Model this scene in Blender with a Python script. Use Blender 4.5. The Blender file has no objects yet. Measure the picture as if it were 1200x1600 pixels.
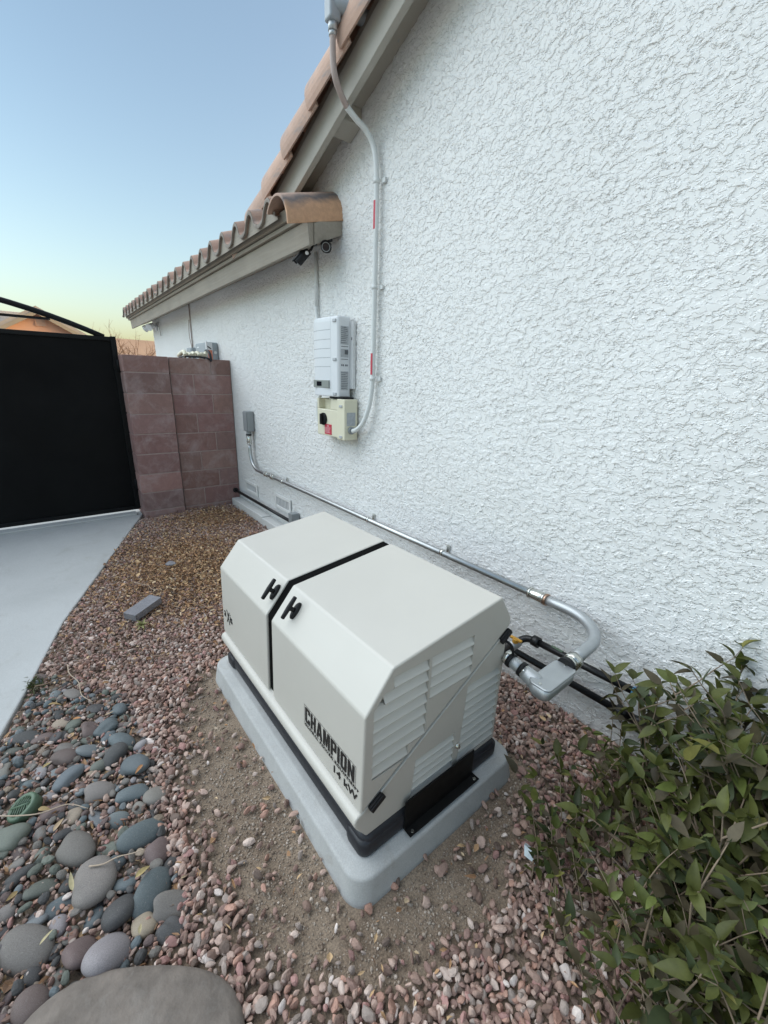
import bpy, bmesh, math, random
import numpy as np
from mathutils import Vector, Matrix

# ------------------------------------------------------------------ camera, sky, fill lamp, exposure
scene = bpy.context.scene
COL = scene.collection
YAW, PITCH, ROLL = 0.6819, 0.3021, 0.0308
CAM_LOC = Vector((0.0, -1.8243, 1.5551))
fw = Vector((-math.cos(YAW)*math.cos(PITCH), math.sin(YAW)*math.cos(PITCH), -math.sin(PITCH)))
rt = fw.cross(Vector((0, 0, 1))).normalized()
up = rt.cross(fw)
r2 = math.cos(ROLL)*rt + math.sin(ROLL)*up
u2 = -math.sin(ROLL)*rt + math.cos(ROLL)*up
cam_data = bpy.data.cameras.new('camera')
cam_data.sensor_fit = 'HORIZONTAL'
cam_data.sensor_width = 36.0
cam_data.lens = 36.0*651.18/1200.0
cam_data.clip_start = 0.02
cam_data.clip_end = 3000
cam = bpy.data.objects.new('camera', cam_data)
COL.objects.link(cam)
M = Matrix((r2, u2, -fw)).transposed().to_4x4()
M.translation = CAM_LOC
cam.matrix_world = M
scene.camera = cam

SUN_EL = math.radians(9.5)
SKY_AZ = math.radians(25)                                  # the low sun is behind the house, so the yard lies in open shade
world = bpy.data.worlds.new('World')
scene.world = world
world.use_nodes = True
wt = world.node_tree
wt.nodes.clear()
w_out = wt.nodes.new('ShaderNodeOutputWorld')
w_bg = wt.nodes.new('ShaderNodeBackground')
w_sky = wt.nodes.new('ShaderNodeTexSky')
w_sky.sky_type = 'NISHITA'
w_sky.sun_disc = False
w_sky.sun_elevation = SUN_EL
w_sky.sun_rotation = SKY_AZ
w_sky.air_density = 1.05
w_sky.dust_density = 3.0
w_sky.ozone_density = 1.0
w_bg.inputs['Strength'].default_value = 0.15
wt.links.new(w_sky.outputs[0], w_bg.inputs['Color'])
wt.links.new(w_bg.outputs[0], w_out.inputs['Surface'])

fill_data = bpy.data.lights.new('fill_lamp', 'SUN')
fill_data.energy = 1.18                                     # added soft fill lamp standing in for the open sky, not sunlight
fill_data.angle = math.radians(75)
fill_data.color = (0.97, 1.0, 1.0)
fill_lamp = bpy.data.objects.new('fill_lamp', fill_data)
COL.objects.link(fill_lamp)
to_fill = Vector((-0.45, -0.45, 0.77)).normalized()
fill_lamp.rotation_euler = (-to_fill).to_track_quat('-Z', 'Y').to_euler()

scene.view_settings.view_transform = 'Standard'
scene.view_settings.look = 'None'
scene.view_settings.exposure = 1.48
scene.view_settings.gamma = 1.0
scene.view_settings.use_curve_mapping = False

random.seed(11)
RNG = np.random.default_rng(5)
PI = math.pi

# ------------------------------------------------------------------ materials
def nodes_of(name):
    m = bpy.data.materials.new(name)
    m.use_nodes = True
    nt = m.node_tree
    return m, nt, nt.nodes['Principled BSDF'], nt.nodes['Material Output']

def N(nt, kind, **kw):
    n = nt.nodes.new(kind)
    for k, v in kw.items():
        setattr(n, k, v)
    return n

def noise(nt, vec, scale, detail=4, rough=0.55, dist=0.0):
    n = N(nt, 'ShaderNodeTexNoise')
    n.inputs['Scale'].default_value = scale
    n.inputs['Detail'].default_value = detail
    n.inputs['Roughness'].default_value = rough
    n.inputs['Distortion'].default_value = dist
    if vec is not None:
        nt.links.new(vec, n.inputs['Vector'])
    return n.outputs[0]

def ramp(nt, fac, lo, hi, a=(0, 0, 0, 1), b=(1, 1, 1, 1), ease=False):
    n = N(nt, 'ShaderNodeValToRGB')
    n.color_ramp.elements[0].position = lo
    n.color_ramp.elements[1].position = hi
    n.color_ramp.elements[0].color = a
    n.color_ramp.elements[1].color = b
    if ease:
        n.color_ramp.interpolation = 'EASE'
    nt.links.new(fac, n.inputs[0])
    return n.outputs[0]

def mixc(nt, fac, a, b, mode='MIX'):
    n = N(nt, 'ShaderNodeMix', data_type='RGBA', blend_type=mode)
    for s, v in ((0, fac), (6, a), (7, b)):
        if hasattr(v, 'links'):
            nt.links.new(v, n.inputs[s])
        elif s == 0:
            n.inputs[0].default_value = v
        else:
            n.inputs[s].default_value = (*v[:3], 1)
    return n.outputs[2]

def math_n(nt, op, a, b=0.0):
    n = N(nt, 'ShaderNodeMath', operation=op)
    for i, v in enumerate((a, b)):
        if hasattr(v, 'links'):
            nt.links.new(v, n.inputs[i])
        else:
            n.inputs[i].default_value = v
    return n.outputs[0]

def bump(nt, bsdf, h, strength, dist):
    b = N(nt, 'ShaderNodeBump')
    b.inputs['Strength'].default_value = strength
    b.inputs['Distance'].default_value = dist
    nt.links.new(h, b.inputs['Height'])
    nt.links.new(b.outputs[0], bsdf.inputs['Normal'])
    return b

def mat(name, color, rough=0.6, metal=0.0, var=0.08, vscale=8.0, bscale=0.0, bdist=0.001, bstr=0.5, coat=0.0, stain=None, spec=0.5):
    """plain material whose colour wanders a little with a noise, with an optional fine bump"""
    m, nt, b, out = nodes_of(name)
    tc = N(nt, 'ShaderNodeTexCoord').outputs['Object']
    n1 = noise(nt, tc, vscale, 5, 0.6)
    lo = tuple(c*(1-var) for c in color)
    hi = tuple(min(1, c*(1+var)) for c in color)
    c = ramp(nt, n1, 0.3, 0.7, (*lo, 1), (*hi, 1))
    if stain:
        s = ramp(nt, noise(nt, tc, stain[1], 6, 0.65, 0.6), 0.52, 0.75)
        f = math_n(nt, 'MULTIPLY', s, stain[2])
        c = mixc(nt, f, c, stain[0])
    nt.links.new(c, b.inputs['Base Color'])
    rr = ramp(nt, noise(nt, tc, vscale*2.3, 4), 0.2, 0.8, (rough*0.85,)*3+(1,), (min(1, rough*1.15),)*3+(1,))
    nt.links.new(rr, b.inputs['Roughness'])
    b.inputs['Metallic'].default_value = metal
    b.inputs['Specular IOR Level'].default_value = spec
    if coat:
        b.inputs['Coat Weight'].default_value = coat
        b.inputs['Coat Roughness'].default_value = 0.25
    if bscale:
        bump(nt, b, noise(nt, tc, bscale, 6, 0.6), bstr, bdist)
    return m

def mat_attr(name, rough=0.8, var=0.15, vscale=60, bscale=120, bdist=0.002, attr='tint', spec=0.3, mottle=None):
    """colour comes from a per-object-piece colour attribute, broken up by a noise"""
    m, nt, b, out = nodes_of(name)
    tc = N(nt, 'ShaderNodeTexCoord').outputs['Object']
    a = N(nt, 'ShaderNodeAttribute', attribute_name=attr).outputs['Color']
    n1 = ramp(nt, noise(nt, tc, vscale, 5, 0.65), 0.25, 0.75, (1-var,)*3+(1,), (1+var,)*3+(1,))
    c = mixc(nt, 1.0, a, n1, 'MULTIPLY')
    if mottle:
        f = math_n(nt, 'MULTIPLY', ramp(nt, noise(nt, tc, mottle[1], 7, 0.7, 0.5), 0.48, 0.72), mottle[2])
        c = mixc(nt, f, c, mottle[0])
    nt.links.new(c, b.inputs['Base Color'])
    b.inputs['Roughness'].default_value = rough
    b.inputs['Specular IOR Level'].default_value = spec
    if bscale:
        bump(nt, b, noise(nt, tc, bscale, 5, 0.65), 0.6, bdist)
    return m

def mat_stucco():
    m, nt, b, out = nodes_of('painted_stucco')
    tc = N(nt, 'ShaderNodeTexCoord').outputs['Object']
    mp = N(nt, 'ShaderNodeMapping')
    nt.links.new(tc, mp.inputs['Vector'])
    mp.inputs['Rotation'].default_value = (0, math.radians(12), 0)
    mp.inputs['Scale'].default_value = (1.0, 1.0, 1.35)
    v = mp.outputs[0]
    p1 = ramp(nt, noise(nt, v, 20, 4, 0.56, 0.35), 0.475, 0.53, ease=True)
    p2 = ramp(nt, noise(nt, v, 41, 3, 0.52, 0.3), 0.50, 0.565, ease=True)
    fine = noise(nt, tc, 180, 4, 0.6)
    h = math_n(nt, 'ADD', math_n(nt, 'MULTIPLY', p1, 0.60), math_n(nt, 'MULTIPLY', p2, 0.34))
    h = math_n(nt, 'ADD', h, math_n(nt, 'MULTIPLY', fine, 0.05))
    h = math_n(nt, 'MULTIPLY', h, ramp(nt, noise(nt, tc, 1.6, 4, 0.6, 0.5), 0.3, 0.7, (0.72,)*3+(1,), (1.12,)*3+(1,)))
    d = N(nt, 'ShaderNodeDisplacement')
    d.inputs['Scale'].default_value = 0.0074
    d.inputs['Midlevel'].default_value = 0.5
    nt.links.new(h, d.inputs['Height'])
    nt.links.new(d.outputs[0], out.inputs['Displacement'])
    m.displacement_method = 'BOTH'
    big = noise(nt, tc, 1.1, 5, 0.6)
    c = ramp(nt, big, 0.3, 0.7, (0.75, 0.75, 0.735, 1), (0.81, 0.81, 0.795, 1))
    nt.links.new(c, b.inputs['Base Color'])
    b.inputs['Roughness'].default_value = 0.75
    b.inputs['Specular IOR Level'].default_value = 0.3
    return m

def mat_ground():
    m, nt, b, out = nodes_of('dirt')
    tc = N(nt, 'ShaderNodeTexCoord').outputs['Object']
    c = ramp(nt, noise(nt, tc, 5, 8, 0.7), 0.3, 0.72, (0.185, 0.138, 0.102, 1), (0.35, 0.28, 0.215, 1))
    g = ramp(nt, noise(nt, tc, 170, 4, 0.7), 0.35, 0.7, (0.6, 0.6, 0.6, 1), (1.35, 1.32, 1.28, 1))
    c = mixc(nt, 1.0, c, g, 'MULTIPLY')
    nt.links.new(c, b.inputs['Base Color'])
    b.inputs['Roughness'].default_value = 0.95
    b.inputs['Specular IOR Level'].default_value = 0.15
    h = math_n(nt, 'ADD', noise(nt, tc, 14, 6, 0.6), math_n(nt, 'MULTIPLY', noise(nt, tc, 150, 5, 0.7), 0.35))
    bump(nt, b, h, 0.9, 0.012)
    return m

def mat_concrete(name, base, var=0.08, stain=(0.25, 0.22, 0.18), amount=0.25, speck=True, tex=1.3):
    m, nt, b, out = nodes_of(name)
    tc = N(nt, 'ShaderNodeTexCoord').outputs['Object']
    lo = tuple(c*(1-var) for c in base)
    hi = tuple(c*(1+var) for c in base)
    c = ramp(nt, noise(nt, tc, tex, 9, 0.68, 0.3), 0.32, 0.7, (*lo, 1), (*hi, 1))
    f = math_n(nt, 'MULTIPLY', ramp(nt, noise(nt, tc, tex*2.7, 7, 0.7, 1.0), 0.55, 0.8), amount)
    c = mixc(nt, f, c, stain)
    if speck:
        g = ramp(nt, noise(nt, tc, 240, 3, 0.7), 0.3, 0.7, (0.88,)*3+(1,), (1.1,)*3+(1,))
        c = mixc(nt, 1.0, c, g, 'MULTIPLY')
    nt.links.new(c, b.inputs['Base Color'])
    b.inputs['Roughness'].default_value = 0.85
    b.inputs['Specular IOR Level'].default_value = 0.25
    h = math_n(nt, 'ADD', noise(nt, tc, 30, 6, 0.65), math_n(nt, 'MULTIPLY', noise(nt, tc, 260, 4, 0.7), 0.4))
    bump(nt, b, h, 0.5, 0.003)
    return m

def mat_leaf(name, attr='tint'):
    m, nt, b, out = nodes_of(name)
    a = N(nt, 'ShaderNodeAttribute', attribute_name=attr).outputs['Color']
    tc = N(nt, 'ShaderNodeTexCoord').outputs['Object']
    n1 = ramp(nt, noise(nt, tc, 45, 4, 0.6), 0.25, 0.75, (0.75,)*3+(1,), (1.25,)*3+(1,))
    c = mixc(nt, 1.0, a, n1, 'MULTIPLY')
    nt.links.new(c, b.inputs['Base Color'])
    b.inputs['Roughness'].default_value = 0.5
    b.inputs['Specular IOR Level'].default_value = 0.28
    tr = N(nt, 'ShaderNodeBsdfTranslucent')
    nt.links.new(mixc(nt, 1.0, c, (0.9, 1.0, 0.45), 'MULTIPLY'), tr.inputs['Color'])
    mx = N(nt, 'ShaderNodeMixShader')
    mx.inputs[0].default_value = 0.22
    nt.links.new(b.outputs[0], mx.inputs[1])
    nt.links.new(tr.outputs[0], mx.inputs[2])
    nt.links.new(mx.outputs[0], out.inputs['Surface'])
    return m

def mat_object_colour(name):
    """river stones: the colour is the object's own colour, with bands and speckles"""
    m, nt, b, out = nodes_of(name)
    oi = N(nt, 'ShaderNodeObjectInfo')
    tc = N(nt, 'ShaderNodeTexCoord').outputs['Object']
    add = N(nt, 'ShaderNodeVectorMath', operation='ADD')
    nt.links.new(tc, add.inputs[0])
    mul = math_n(nt, 'MULTIPLY', oi.outputs['Random'], 50.0)
    nt.links.new(mul, add.inputs[1])
    v = add.outputs[0]
    n1 = ramp(nt, noise(nt, v, 22, 7, 0.7, 0.7), 0.25, 0.75, (0.60,)*3+(1,), (1.38,)*3+(1,))
    n2 = ramp(nt, noise(nt, v, 210, 3, 0.7), 0.3, 0.7, (0.82,)*3+(1,), (1.2,)*3+(1,))
    c = mixc(nt, 1.0, oi.outputs['Color'], n1, 'MULTIPLY')
    c = mixc(nt, 1.0, c, n2, 'MULTIPLY')
    f = math_n(nt, 'MULTIPLY', ramp(nt, noise(nt, v, 9, 6, 0.75, 1.5), 0.55, 0.68), 0.35)
    c = mixc(nt, f, c, (0.36, 0.33, 0.29))
    nt.links.new(c, b.inputs['Base Color'])
    b.inputs['Roughness'].default_value = 0.62
    b.inputs['Specular IOR Level'].default_value = 0.35
    bump(nt, b, noise(nt, v, 90, 6, 0.65), 0.35, 0.002)
    return m

def mat_terracotta():
    m, nt, b, out = nodes_of('clay_tile')
    tc = N(nt, 'ShaderNodeTexCoord').outputs['Object']
    c = ramp(nt, noise(nt, tc, 3.5, 6, 0.65), 0.3, 0.7, (0.36, 0.25, 0.20, 1), (0.52, 0.37, 0.29, 1))
    oi = N(nt, 'ShaderNodeObjectInfo')
    tone = ramp(nt, oi.outputs['Random'], 0.0, 1.0, (0.82, 0.80, 0.80, 1), (1.12, 1.05, 1.02, 1))
    c = mixc(nt, 1.0, c, tone, 'MULTIPLY')
    f = ramp(nt, noise(nt, tc, 5.5, 5, 0.7, 0.8), 0.52, 0.7)
    c = mixc(nt, math_n(nt, 'MULTIPLY', f, 0.75), c, (0.25, 0.245, 0.25))
    nt.links.new(c, b.inputs['Base Color'])
    b.inputs['Roughness'].default_value = 0.8
    bump(nt, b, noise(nt, tc, 70, 5, 0.6), 0.4, 0.004)
    return m

def mat_blend_tile():
    """the orange tile at the return with a smoky flash along its crown (a glaze, not a shadow)"""
    m, nt, b, out = nodes_of('flashed_clay_tile')
    tc = N(nt, 'ShaderNodeTexCoord').outputs['Object']
    sep = N(nt, 'ShaderNodeSeparateXYZ')
    nt.links.new(tc, sep.inputs[0])
    w = math_n(nt, 'ADD', sep.outputs['X'], math_n(nt, 'MULTIPLY', noise(nt, tc, 9, 4), 0.08))
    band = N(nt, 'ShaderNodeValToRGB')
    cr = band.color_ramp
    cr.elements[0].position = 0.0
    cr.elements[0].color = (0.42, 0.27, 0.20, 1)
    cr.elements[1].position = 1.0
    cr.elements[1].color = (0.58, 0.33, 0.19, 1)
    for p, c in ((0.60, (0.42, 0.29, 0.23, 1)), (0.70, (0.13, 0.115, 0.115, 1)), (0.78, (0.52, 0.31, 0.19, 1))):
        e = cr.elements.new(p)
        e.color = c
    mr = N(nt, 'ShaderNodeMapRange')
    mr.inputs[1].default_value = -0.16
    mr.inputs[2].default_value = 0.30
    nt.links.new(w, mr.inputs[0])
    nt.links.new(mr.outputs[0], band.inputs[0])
    g = ramp(nt, noise(nt, tc, 28, 6, 0.7), 0.3, 0.7, (0.85,)*3+(1,), (1.15,)*3+(1,))
    nt.links.new(mixc(nt, 1.0, band.outputs[0], g, 'MULTIPLY'), b.inputs['Base Color'])
    b.inputs['Roughness'].default_value = 0.75
    bump(nt, b, noise(nt, tc, 80, 5), 0.35, 0.003)
    return m

def mat_wood(name, color):
    m, nt, b, out = nodes_of(name)
    tc = N(nt, 'ShaderNodeTexCoord').outputs['Object']
    mp = N(nt, 'ShaderNodeMapping')
    mp.inputs['Scale'].default_value = (1.2, 40, 40)
    nt.links.new(tc, mp.inputs['Vector'])
    g = noise(nt, mp.outputs[0], 1.6, 5, 0.6, 0.4)
    c = ramp(nt, g, 0.3, 0.7, tuple(x*0.9 for x in color)+(1,), tuple(x*1.08 for x in color)+(1,))
    d = ramp(nt, noise(nt, tc, 2.5, 6, 0.65), 0.3, 0.7, (0.9,)*3+(1,), (1.08,)*3+(1,))
    nt.links.new(mixc(nt, 1.0, c, d, 'MULTIPLY'), b.inputs['Base Color'])
    b.inputs['Roughness'].default_value = 0.7
    bump(nt, b, g, 0.5, 0.004)
    return m

MT = {}
MT['stucco'] = mat_stucco()
MT['stucco_plain'] = mat('far_stucco', (0.72, 0.72, 0.70), 0.8, var=0.05, vscale=2, bscale=60, bdist=0.006)
MT['taupe'] = mat_wood('taupe_trim_paint', (0.305, 0.270, 0.222))
MT['taupe_light'] = mat('taupe_board_paint', (0.40, 0.38, 0.335), 0.7, var=0.05, vscale=5, bscale=90, bdist=0.002)
MT['taupe_dark'] = mat('mortar_birdstop', (0.25, 0.22, 0.19), 0.85, var=0.12, vscale=9, bscale=60, bdist=0.003)
MT['clay'] = mat_terracotta()
MT['clay_flash'] = mat_blend_tile()
MT['ground'] = mat_ground()
MT['driveway'] = mat_concrete('driveway_concrete', (0.46, 0.465, 0.455), 0.08, (0.32, 0.305, 0.27), 0.5)
MT['ledge'] = mat_concrete('painted_ledge_concrete', (0.64, 0.64, 0.62), 0.06, (0.3, 0.26, 0.22), 0.4, tex=3)
MT['pad'] = mat_concrete('pad_concrete', (0.42, 0.42, 0.41), 0.10, (0.30, 0.27, 0.235), 0.55, tex=5)
MT['beige'] = mat('beige_powder_coat', (0.53, 0.505, 0.455), 0.40, var=0.02, vscale=3, bscale=420, bdist=0.0006, bstr=0.25)
MT['beige_lit'] = mat('beige_lit_coat', (0.58, 0.565, 0.52), 0.4, var=0.02, vscale=3, bscale=420, bdist=0.0006, bstr=0.25)  # same beige coat made lighter, light on the upturned slats put into the colour
MT['black_plastic'] = mat('black_plastic', (0.010, 0.010, 0.011), 0.5, spec=0.3, var=0.15, vscale=20, bscale=200, bdist=0.0008)
MT['black_rail'] = mat('black_bumper', (0.020, 0.021, 0.026), 0.5, spec=0.4, var=0.2, vscale=12, bscale=160, bdist=0.001)
MT['black_gloss'] = mat('black_steel_plate', (0.006, 0.006, 0.006), 0.55, spec=0.2, var=0.1, vscale=10)
MT['gate_mesh'] = mat('black_perforated_sheet', (0.005, 0.0055, 0.006), 0.6, var=0.35, vscale=1.3, bscale=500, bdist=0.001, spec=0.12)
MT['gate_frame'] = mat('black_gate_paint', (0.006, 0.007, 0.008), 0.5, spec=0.2, var=0.15, vscale=8)
MT['ink'] = mat('black_decal', (0.012, 0.012, 0.012), 0.5, var=0.05)
MT['steel'] = mat('galvanised_steel', (0.48, 0.50, 0.505), 0.42, 1.0, var=0.08, vscale=14, bscale=60, bdist=0.0006)
MT['cast'] = mat('cast_aluminium', (0.46, 0.48, 0.49), 0.48, 0.75, var=0.06, vscale=18, bscale=220, bdist=0.0006)
MT['zinc'] = mat('zinc_fitting', (0.66, 0.66, 0.62), 0.25, 1.0, var=0.1, vscale=30)
MT['grey_box'] = mat('grey_box_paint', (0.30, 0.32, 0.33), 0.5, 0.2, var=0.05, vscale=8)
MT['grey_panel'] = mat('grey_panel_paint', (0.33, 0.37, 0.40), 0.5, var=0.05, vscale=5)
MT['white_plastic'] = mat('white_plastic', (0.70, 0.72, 0.74), 0.4, var=0.02, vscale=5)
MT['white_metal'] = mat('white_bracket', (0.68, 0.69, 0.69), 0.5, var=0.05, vscale=9)
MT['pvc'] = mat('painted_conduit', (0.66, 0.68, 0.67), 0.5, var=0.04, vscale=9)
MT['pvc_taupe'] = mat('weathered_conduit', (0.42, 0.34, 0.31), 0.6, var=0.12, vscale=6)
MT['cream'] = mat('cream_plastic', (0.70, 0.67, 0.52), 0.45, var=0.02, vscale=6)
MT['red_label'] = mat('red_label', (0.52, 0.05, 0.08), 0.5, var=0.06, vscale=30)
MT['pale_print'] = mat('pale_print', (0.72, 0.45, 0.46), 0.5, var=0.05)
MT['grey_print'] = mat('grey_printed_label', (0.42, 0.44, 0.46), 0.5, var=0.15, vscale=60)
MT['dark_print'] = mat('dark_print', (0.10, 0.11, 0.12), 0.5, var=0.1)
MT['display'] = mat('display_surround', (0.27, 0.29, 0.27), 0.35, var=0.05)
MT['screen'] = mat('dark_screen', (0.012, 0.013, 0.018), 0.15, var=0.05)
MT['gasket'] = mat('black_gasket', (0.004, 0.004, 0.004), 0.8, spec=0.05)
MT['gas'] = mat('black_iron_pipe', (0.012, 0.012, 0.013), 0.4, 0.2, var=0.2, vscale=30)
MT['brass'] = mat('yellow_valve', (0.58, 0.31, 0.05), 0.4, 0.2, var=0.1, vscale=40)
MT['tape'] = mat('blue_tape', (0.08, 0.30, 0.55), 0.5, var=0.1)
MT['copper'] = mat('copper_ground_strap', (0.46, 0.31, 0.23), 0.4, 1.0, var=0.1, vscale=40)
MT['block'] = mat_attr('split_block', 0.9, 0.14, 16, 90, 0.004, mottle=((0.50, 0.42, 0.41), 4.5, 0.5))
MT['mortar'] = mat('mortar', (0.35, 0.27, 0.25), 0.95, var=0.15, vscale=20, bscale=120, bdist=0.004)
MT['gravel'] = mat_attr('crushed_stone', 0.85, 0.22, 90, 260, 0.002)
MT['granule'] = mat_attr('dirt_crumbs', 0.95, 0.15, 300, 0)
MT['litter'] = mat_attr('dry_leaf', 0.8, 0.2, 120, 200, 0.001)
MT['cobble'] = mat_object_colour('river_stone')
MT['leaf'] = mat_leaf('shrub_leaf')
MT['stem'] = mat('shrub_stem', (0.22, 0.165, 0.115), 0.8, var=0.25, vscale=30)
MT['bark'] = mat('bark', (0.20, 0.13, 0.095), 0.9, var=0.2, vscale=10)
MT['paver'] = mat('grey_paver', (0.21, 0.205, 0.22), 0.9, var=0.12, vscale=25, bscale=160, bdist=0.003)
MT['blur_rock'] = mat('taupe_stone', (0.175, 0.147, 0.125), 0.9, var=0.28, vscale=14, bscale=38, bdist=0.008, stain=((0.26, 0.235, 0.21), 11, 0.6))
MT['drain'] = mat('green_grate', (0.085, 0.135, 0.085), 0.5, var=0.12, vscale=30)
MT['paper'] = mat('paper_scrap', (0.62, 0.70, 0.74), 0.7, var=0.08, vscale=40)
MT['peach'] = mat('peach_stucco', (0.62, 0.37, 0.27), 0.9, var=0.04, vscale=1.0, bscale=25, bdist=0.01)
MT['grey_roof'] = mat('grey_concrete_tile', (0.34, 0.32, 0.31), 0.85, var=0.12, vscale=2)
MT['pink_block'] = mat('pink_block_wall', (0.46, 0.37, 0.34), 0.9, var=0.1, vscale=2)

# ------------------------------------------------------------------ mesh helpers
class MB:
    def __init__(s):
        s.v = []; s.f = []; s.c = []; s.smooth = []
    def add(s, verts, faces, col=None, smooth=False):
        o = len(s.v)
        s.v.extend([tuple(p) for p in verts])
        s.f.extend([tuple(i+o for i in f) for f in faces])
        s.smooth.extend([smooth]*len(faces))
        s.c.extend([col if col else (0.5, 0.5, 0.5)]*len(verts))
    def box(s, a, b, col=None):
        x0, y0, z0 = [min(a[i], b[i]) for i in range(3)]
        x1, y1, z1 = [max(a[i], b[i]) for i in range(3)]
        s.add([(x0, y0, z0), (x1, y0, z0), (x1, y1, z0), (x0, y1, z0), (x0, y0, z1), (x1, y0, z1), (x1, y1, z1), (x0, y1, z1)],
              [(0, 3, 2, 1), (4, 5, 6, 7), (0, 1, 5, 4), (1, 2, 6, 5), (2, 3, 7, 6), (3, 0, 4, 7)], col)
    def prism(s, poly, axis, a, b, col=None):
        """extrude a polygon of the two other coordinates along the axis from a to b"""
        n = len(poly)
        def P(p, t):
            q = [0, 0, 0]
            o = [i for i in range(3) if i != axis]
            q[axis] = t; q[o[0]] = p[0]; q[o[1]] = p[1]
            return q
        s.add([P(p, a) for p in poly]+[P(p, b) for p in poly],
              [tuple(range(n))[::-1], tuple(range(n, 2*n))]+[(i, (i+1) % n, n+(i+1) % n, n+i) for i in range(n)], col)
    def tube(s, pts, r, seg=12, col=None, caps=True, smooth=True):
        pts = [Vector(p) for p in pts]
        rs = r if isinstance(r, (list, tuple)) else [r]*len(pts)
        n = len(pts)
        t0 = (pts[1]-pts[0]).normalized()
        ref = Vector((0, 0, 1)) if abs(t0.z) < 0.9 else Vector((1, 0, 0))
        nrm = t0.cross(ref).normalized()
        V = []
        for i, p in enumerate(pts):
            t = (pts[min(i+1, n-1)]-pts[max(i-1, 0)]).normalized()
            nrm = (nrm-t*nrm.dot(t)).normalized()
            bn = t.cross(nrm)
            for k in range(seg):
                a = 2*PI*k/seg
                V.append(p+(nrm*math.cos(a)+bn*math.sin(a))*rs[i])
        F = [(i*seg+k, i*seg+(k+1) % seg, (i+1)*seg+(k+1) % seg, (i+1)*seg+k) for i in range(n-1) for k in range(seg)]
        s.add(V, F, col, smooth)
        if caps:
            o = len(s.v)-len(V)
            s.f.append(tuple(o+k for k in range(seg))[::-1]); s.smooth.append(False)
            s.f.append(tuple(o+(n-1)*seg+k for k in range(seg))); s.smooth.append(False)
    def build(s, name, material, parent=None, bevel=0.0, seg=2, colours=False, closed=True):
        me = bpy.data.meshes.new(name)
        me.from_pydata(s.v, [], s.f)
        if closed:
            bm = bmesh.new(); bm.from_mesh(me)
            bmesh.ops.recalc_face_normals(bm, faces=bm.faces)
            bm.to_mesh(me); bm.free()
        me.polygons.foreach_set('use_smooth', s.smooth)
        if colours:
            a = me.color_attributes.new('tint', 'FLOAT_COLOR', 'POINT')
            a.data.foreach_set('color', np.array([(*c, 1) for c in s.c], np.float32).ravel())
        me.update()
        return link(name, me, material, parent, bevel, seg)

def link(name, me, material, parent=None, bevel=0.0, seg=2):
    me.materials.append(material)
    o = bpy.data.objects.new(name, me)
    COL.objects.link(o)
    if parent:
        o.parent = parent
        o.matrix_parent_inverse = Matrix.Translation(parent.location).inverted()
    if bevel:
        m = o.modifiers.new('bevel', 'BEVEL')
        m.width = bevel; m.segments = seg
        m.limit_method = 'ANGLE'; m.angle_limit = math.radians(25)
        m.harden_normals = False
    return o

def np_mesh(name, verts, faces, material, parent=None, tint=None, smooth=False):
    """big meshes straight from numpy arrays; faces is an (n,k) array"""
    me = bpy.data.meshes.new(name)
    nv, nf, k = len(verts), len(faces), faces.shape[1]
    me.vertices.add(nv)
    me.vertices.foreach_set('co', np.ascontiguousarray(verts, np.float32).ravel())
    me.loops.add(nf*k)
    me.loops.foreach_set('vertex_index', np.ascontiguousarray(faces, np.int32).ravel())
    me.polygons.add(nf)
    me.polygons.foreach_set('loop_start', np.arange(0, nf*k, k, dtype=np.int32))
    me.polygons.foreach_set('loop_total', np.full(nf, k, np.int32))
    me.polygons.foreach_set('use_smooth', np.full(nf, smooth))
    if tint is not None:
        a = me.color_attributes.new('tint', 'FLOAT_COLOR', 'POINT')
        c = np.ones((nv, 4), np.float32); c[:, :3] = tint
        a.data.foreach_set('color', c.ravel())
    me.update(calc_edges=True)
    me.validate()
    return link(name, me, material, parent)

def tag(o, label, cat, group=None):
    o['label'] = label; o['category'] = cat
    if group: o['group'] = group
    return o
def thing(name, label, cat, loc=(0, 0, 0), group=None):
    o = bpy.data.objects.new(name, None)
    o.empty_display_size = 0.1
    o.location = loc
    COL.objects.link(o)
    return tag(o, label, cat, group)
def kind(o, k):
    o['kind'] = k
    return o
def smooth_path(pts, n=8):
    """Catmull-Rom through the points"""
    P = [Vector(p) for p in pts]
    P = [P[0]*2-P[1]]+P+[P[-1]*2-P[-2]]
    out = []
    for i in range(1, len(P)-2):
        a, b, c, d = P[i-1:i+3]
        for k in range(n):
            t = k/n
            out.append(0.5*((2*b)+(c-a)*t+(2*a-5*b+4*c-d)*t*t+(3*b-a-3*c+d)*t**3))
    out.append(P[-2])
    return out
def arc(c, r, a0, a1, u, v, n=10):
    c, u, v = Vector(c), Vector(u), Vector(v)
    return [c+r*(math.cos(a0+(a1-a0)*i/n)*u+math.sin(a0+(a1-a0)*i/n)*v) for i in range(n+1)]

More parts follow.
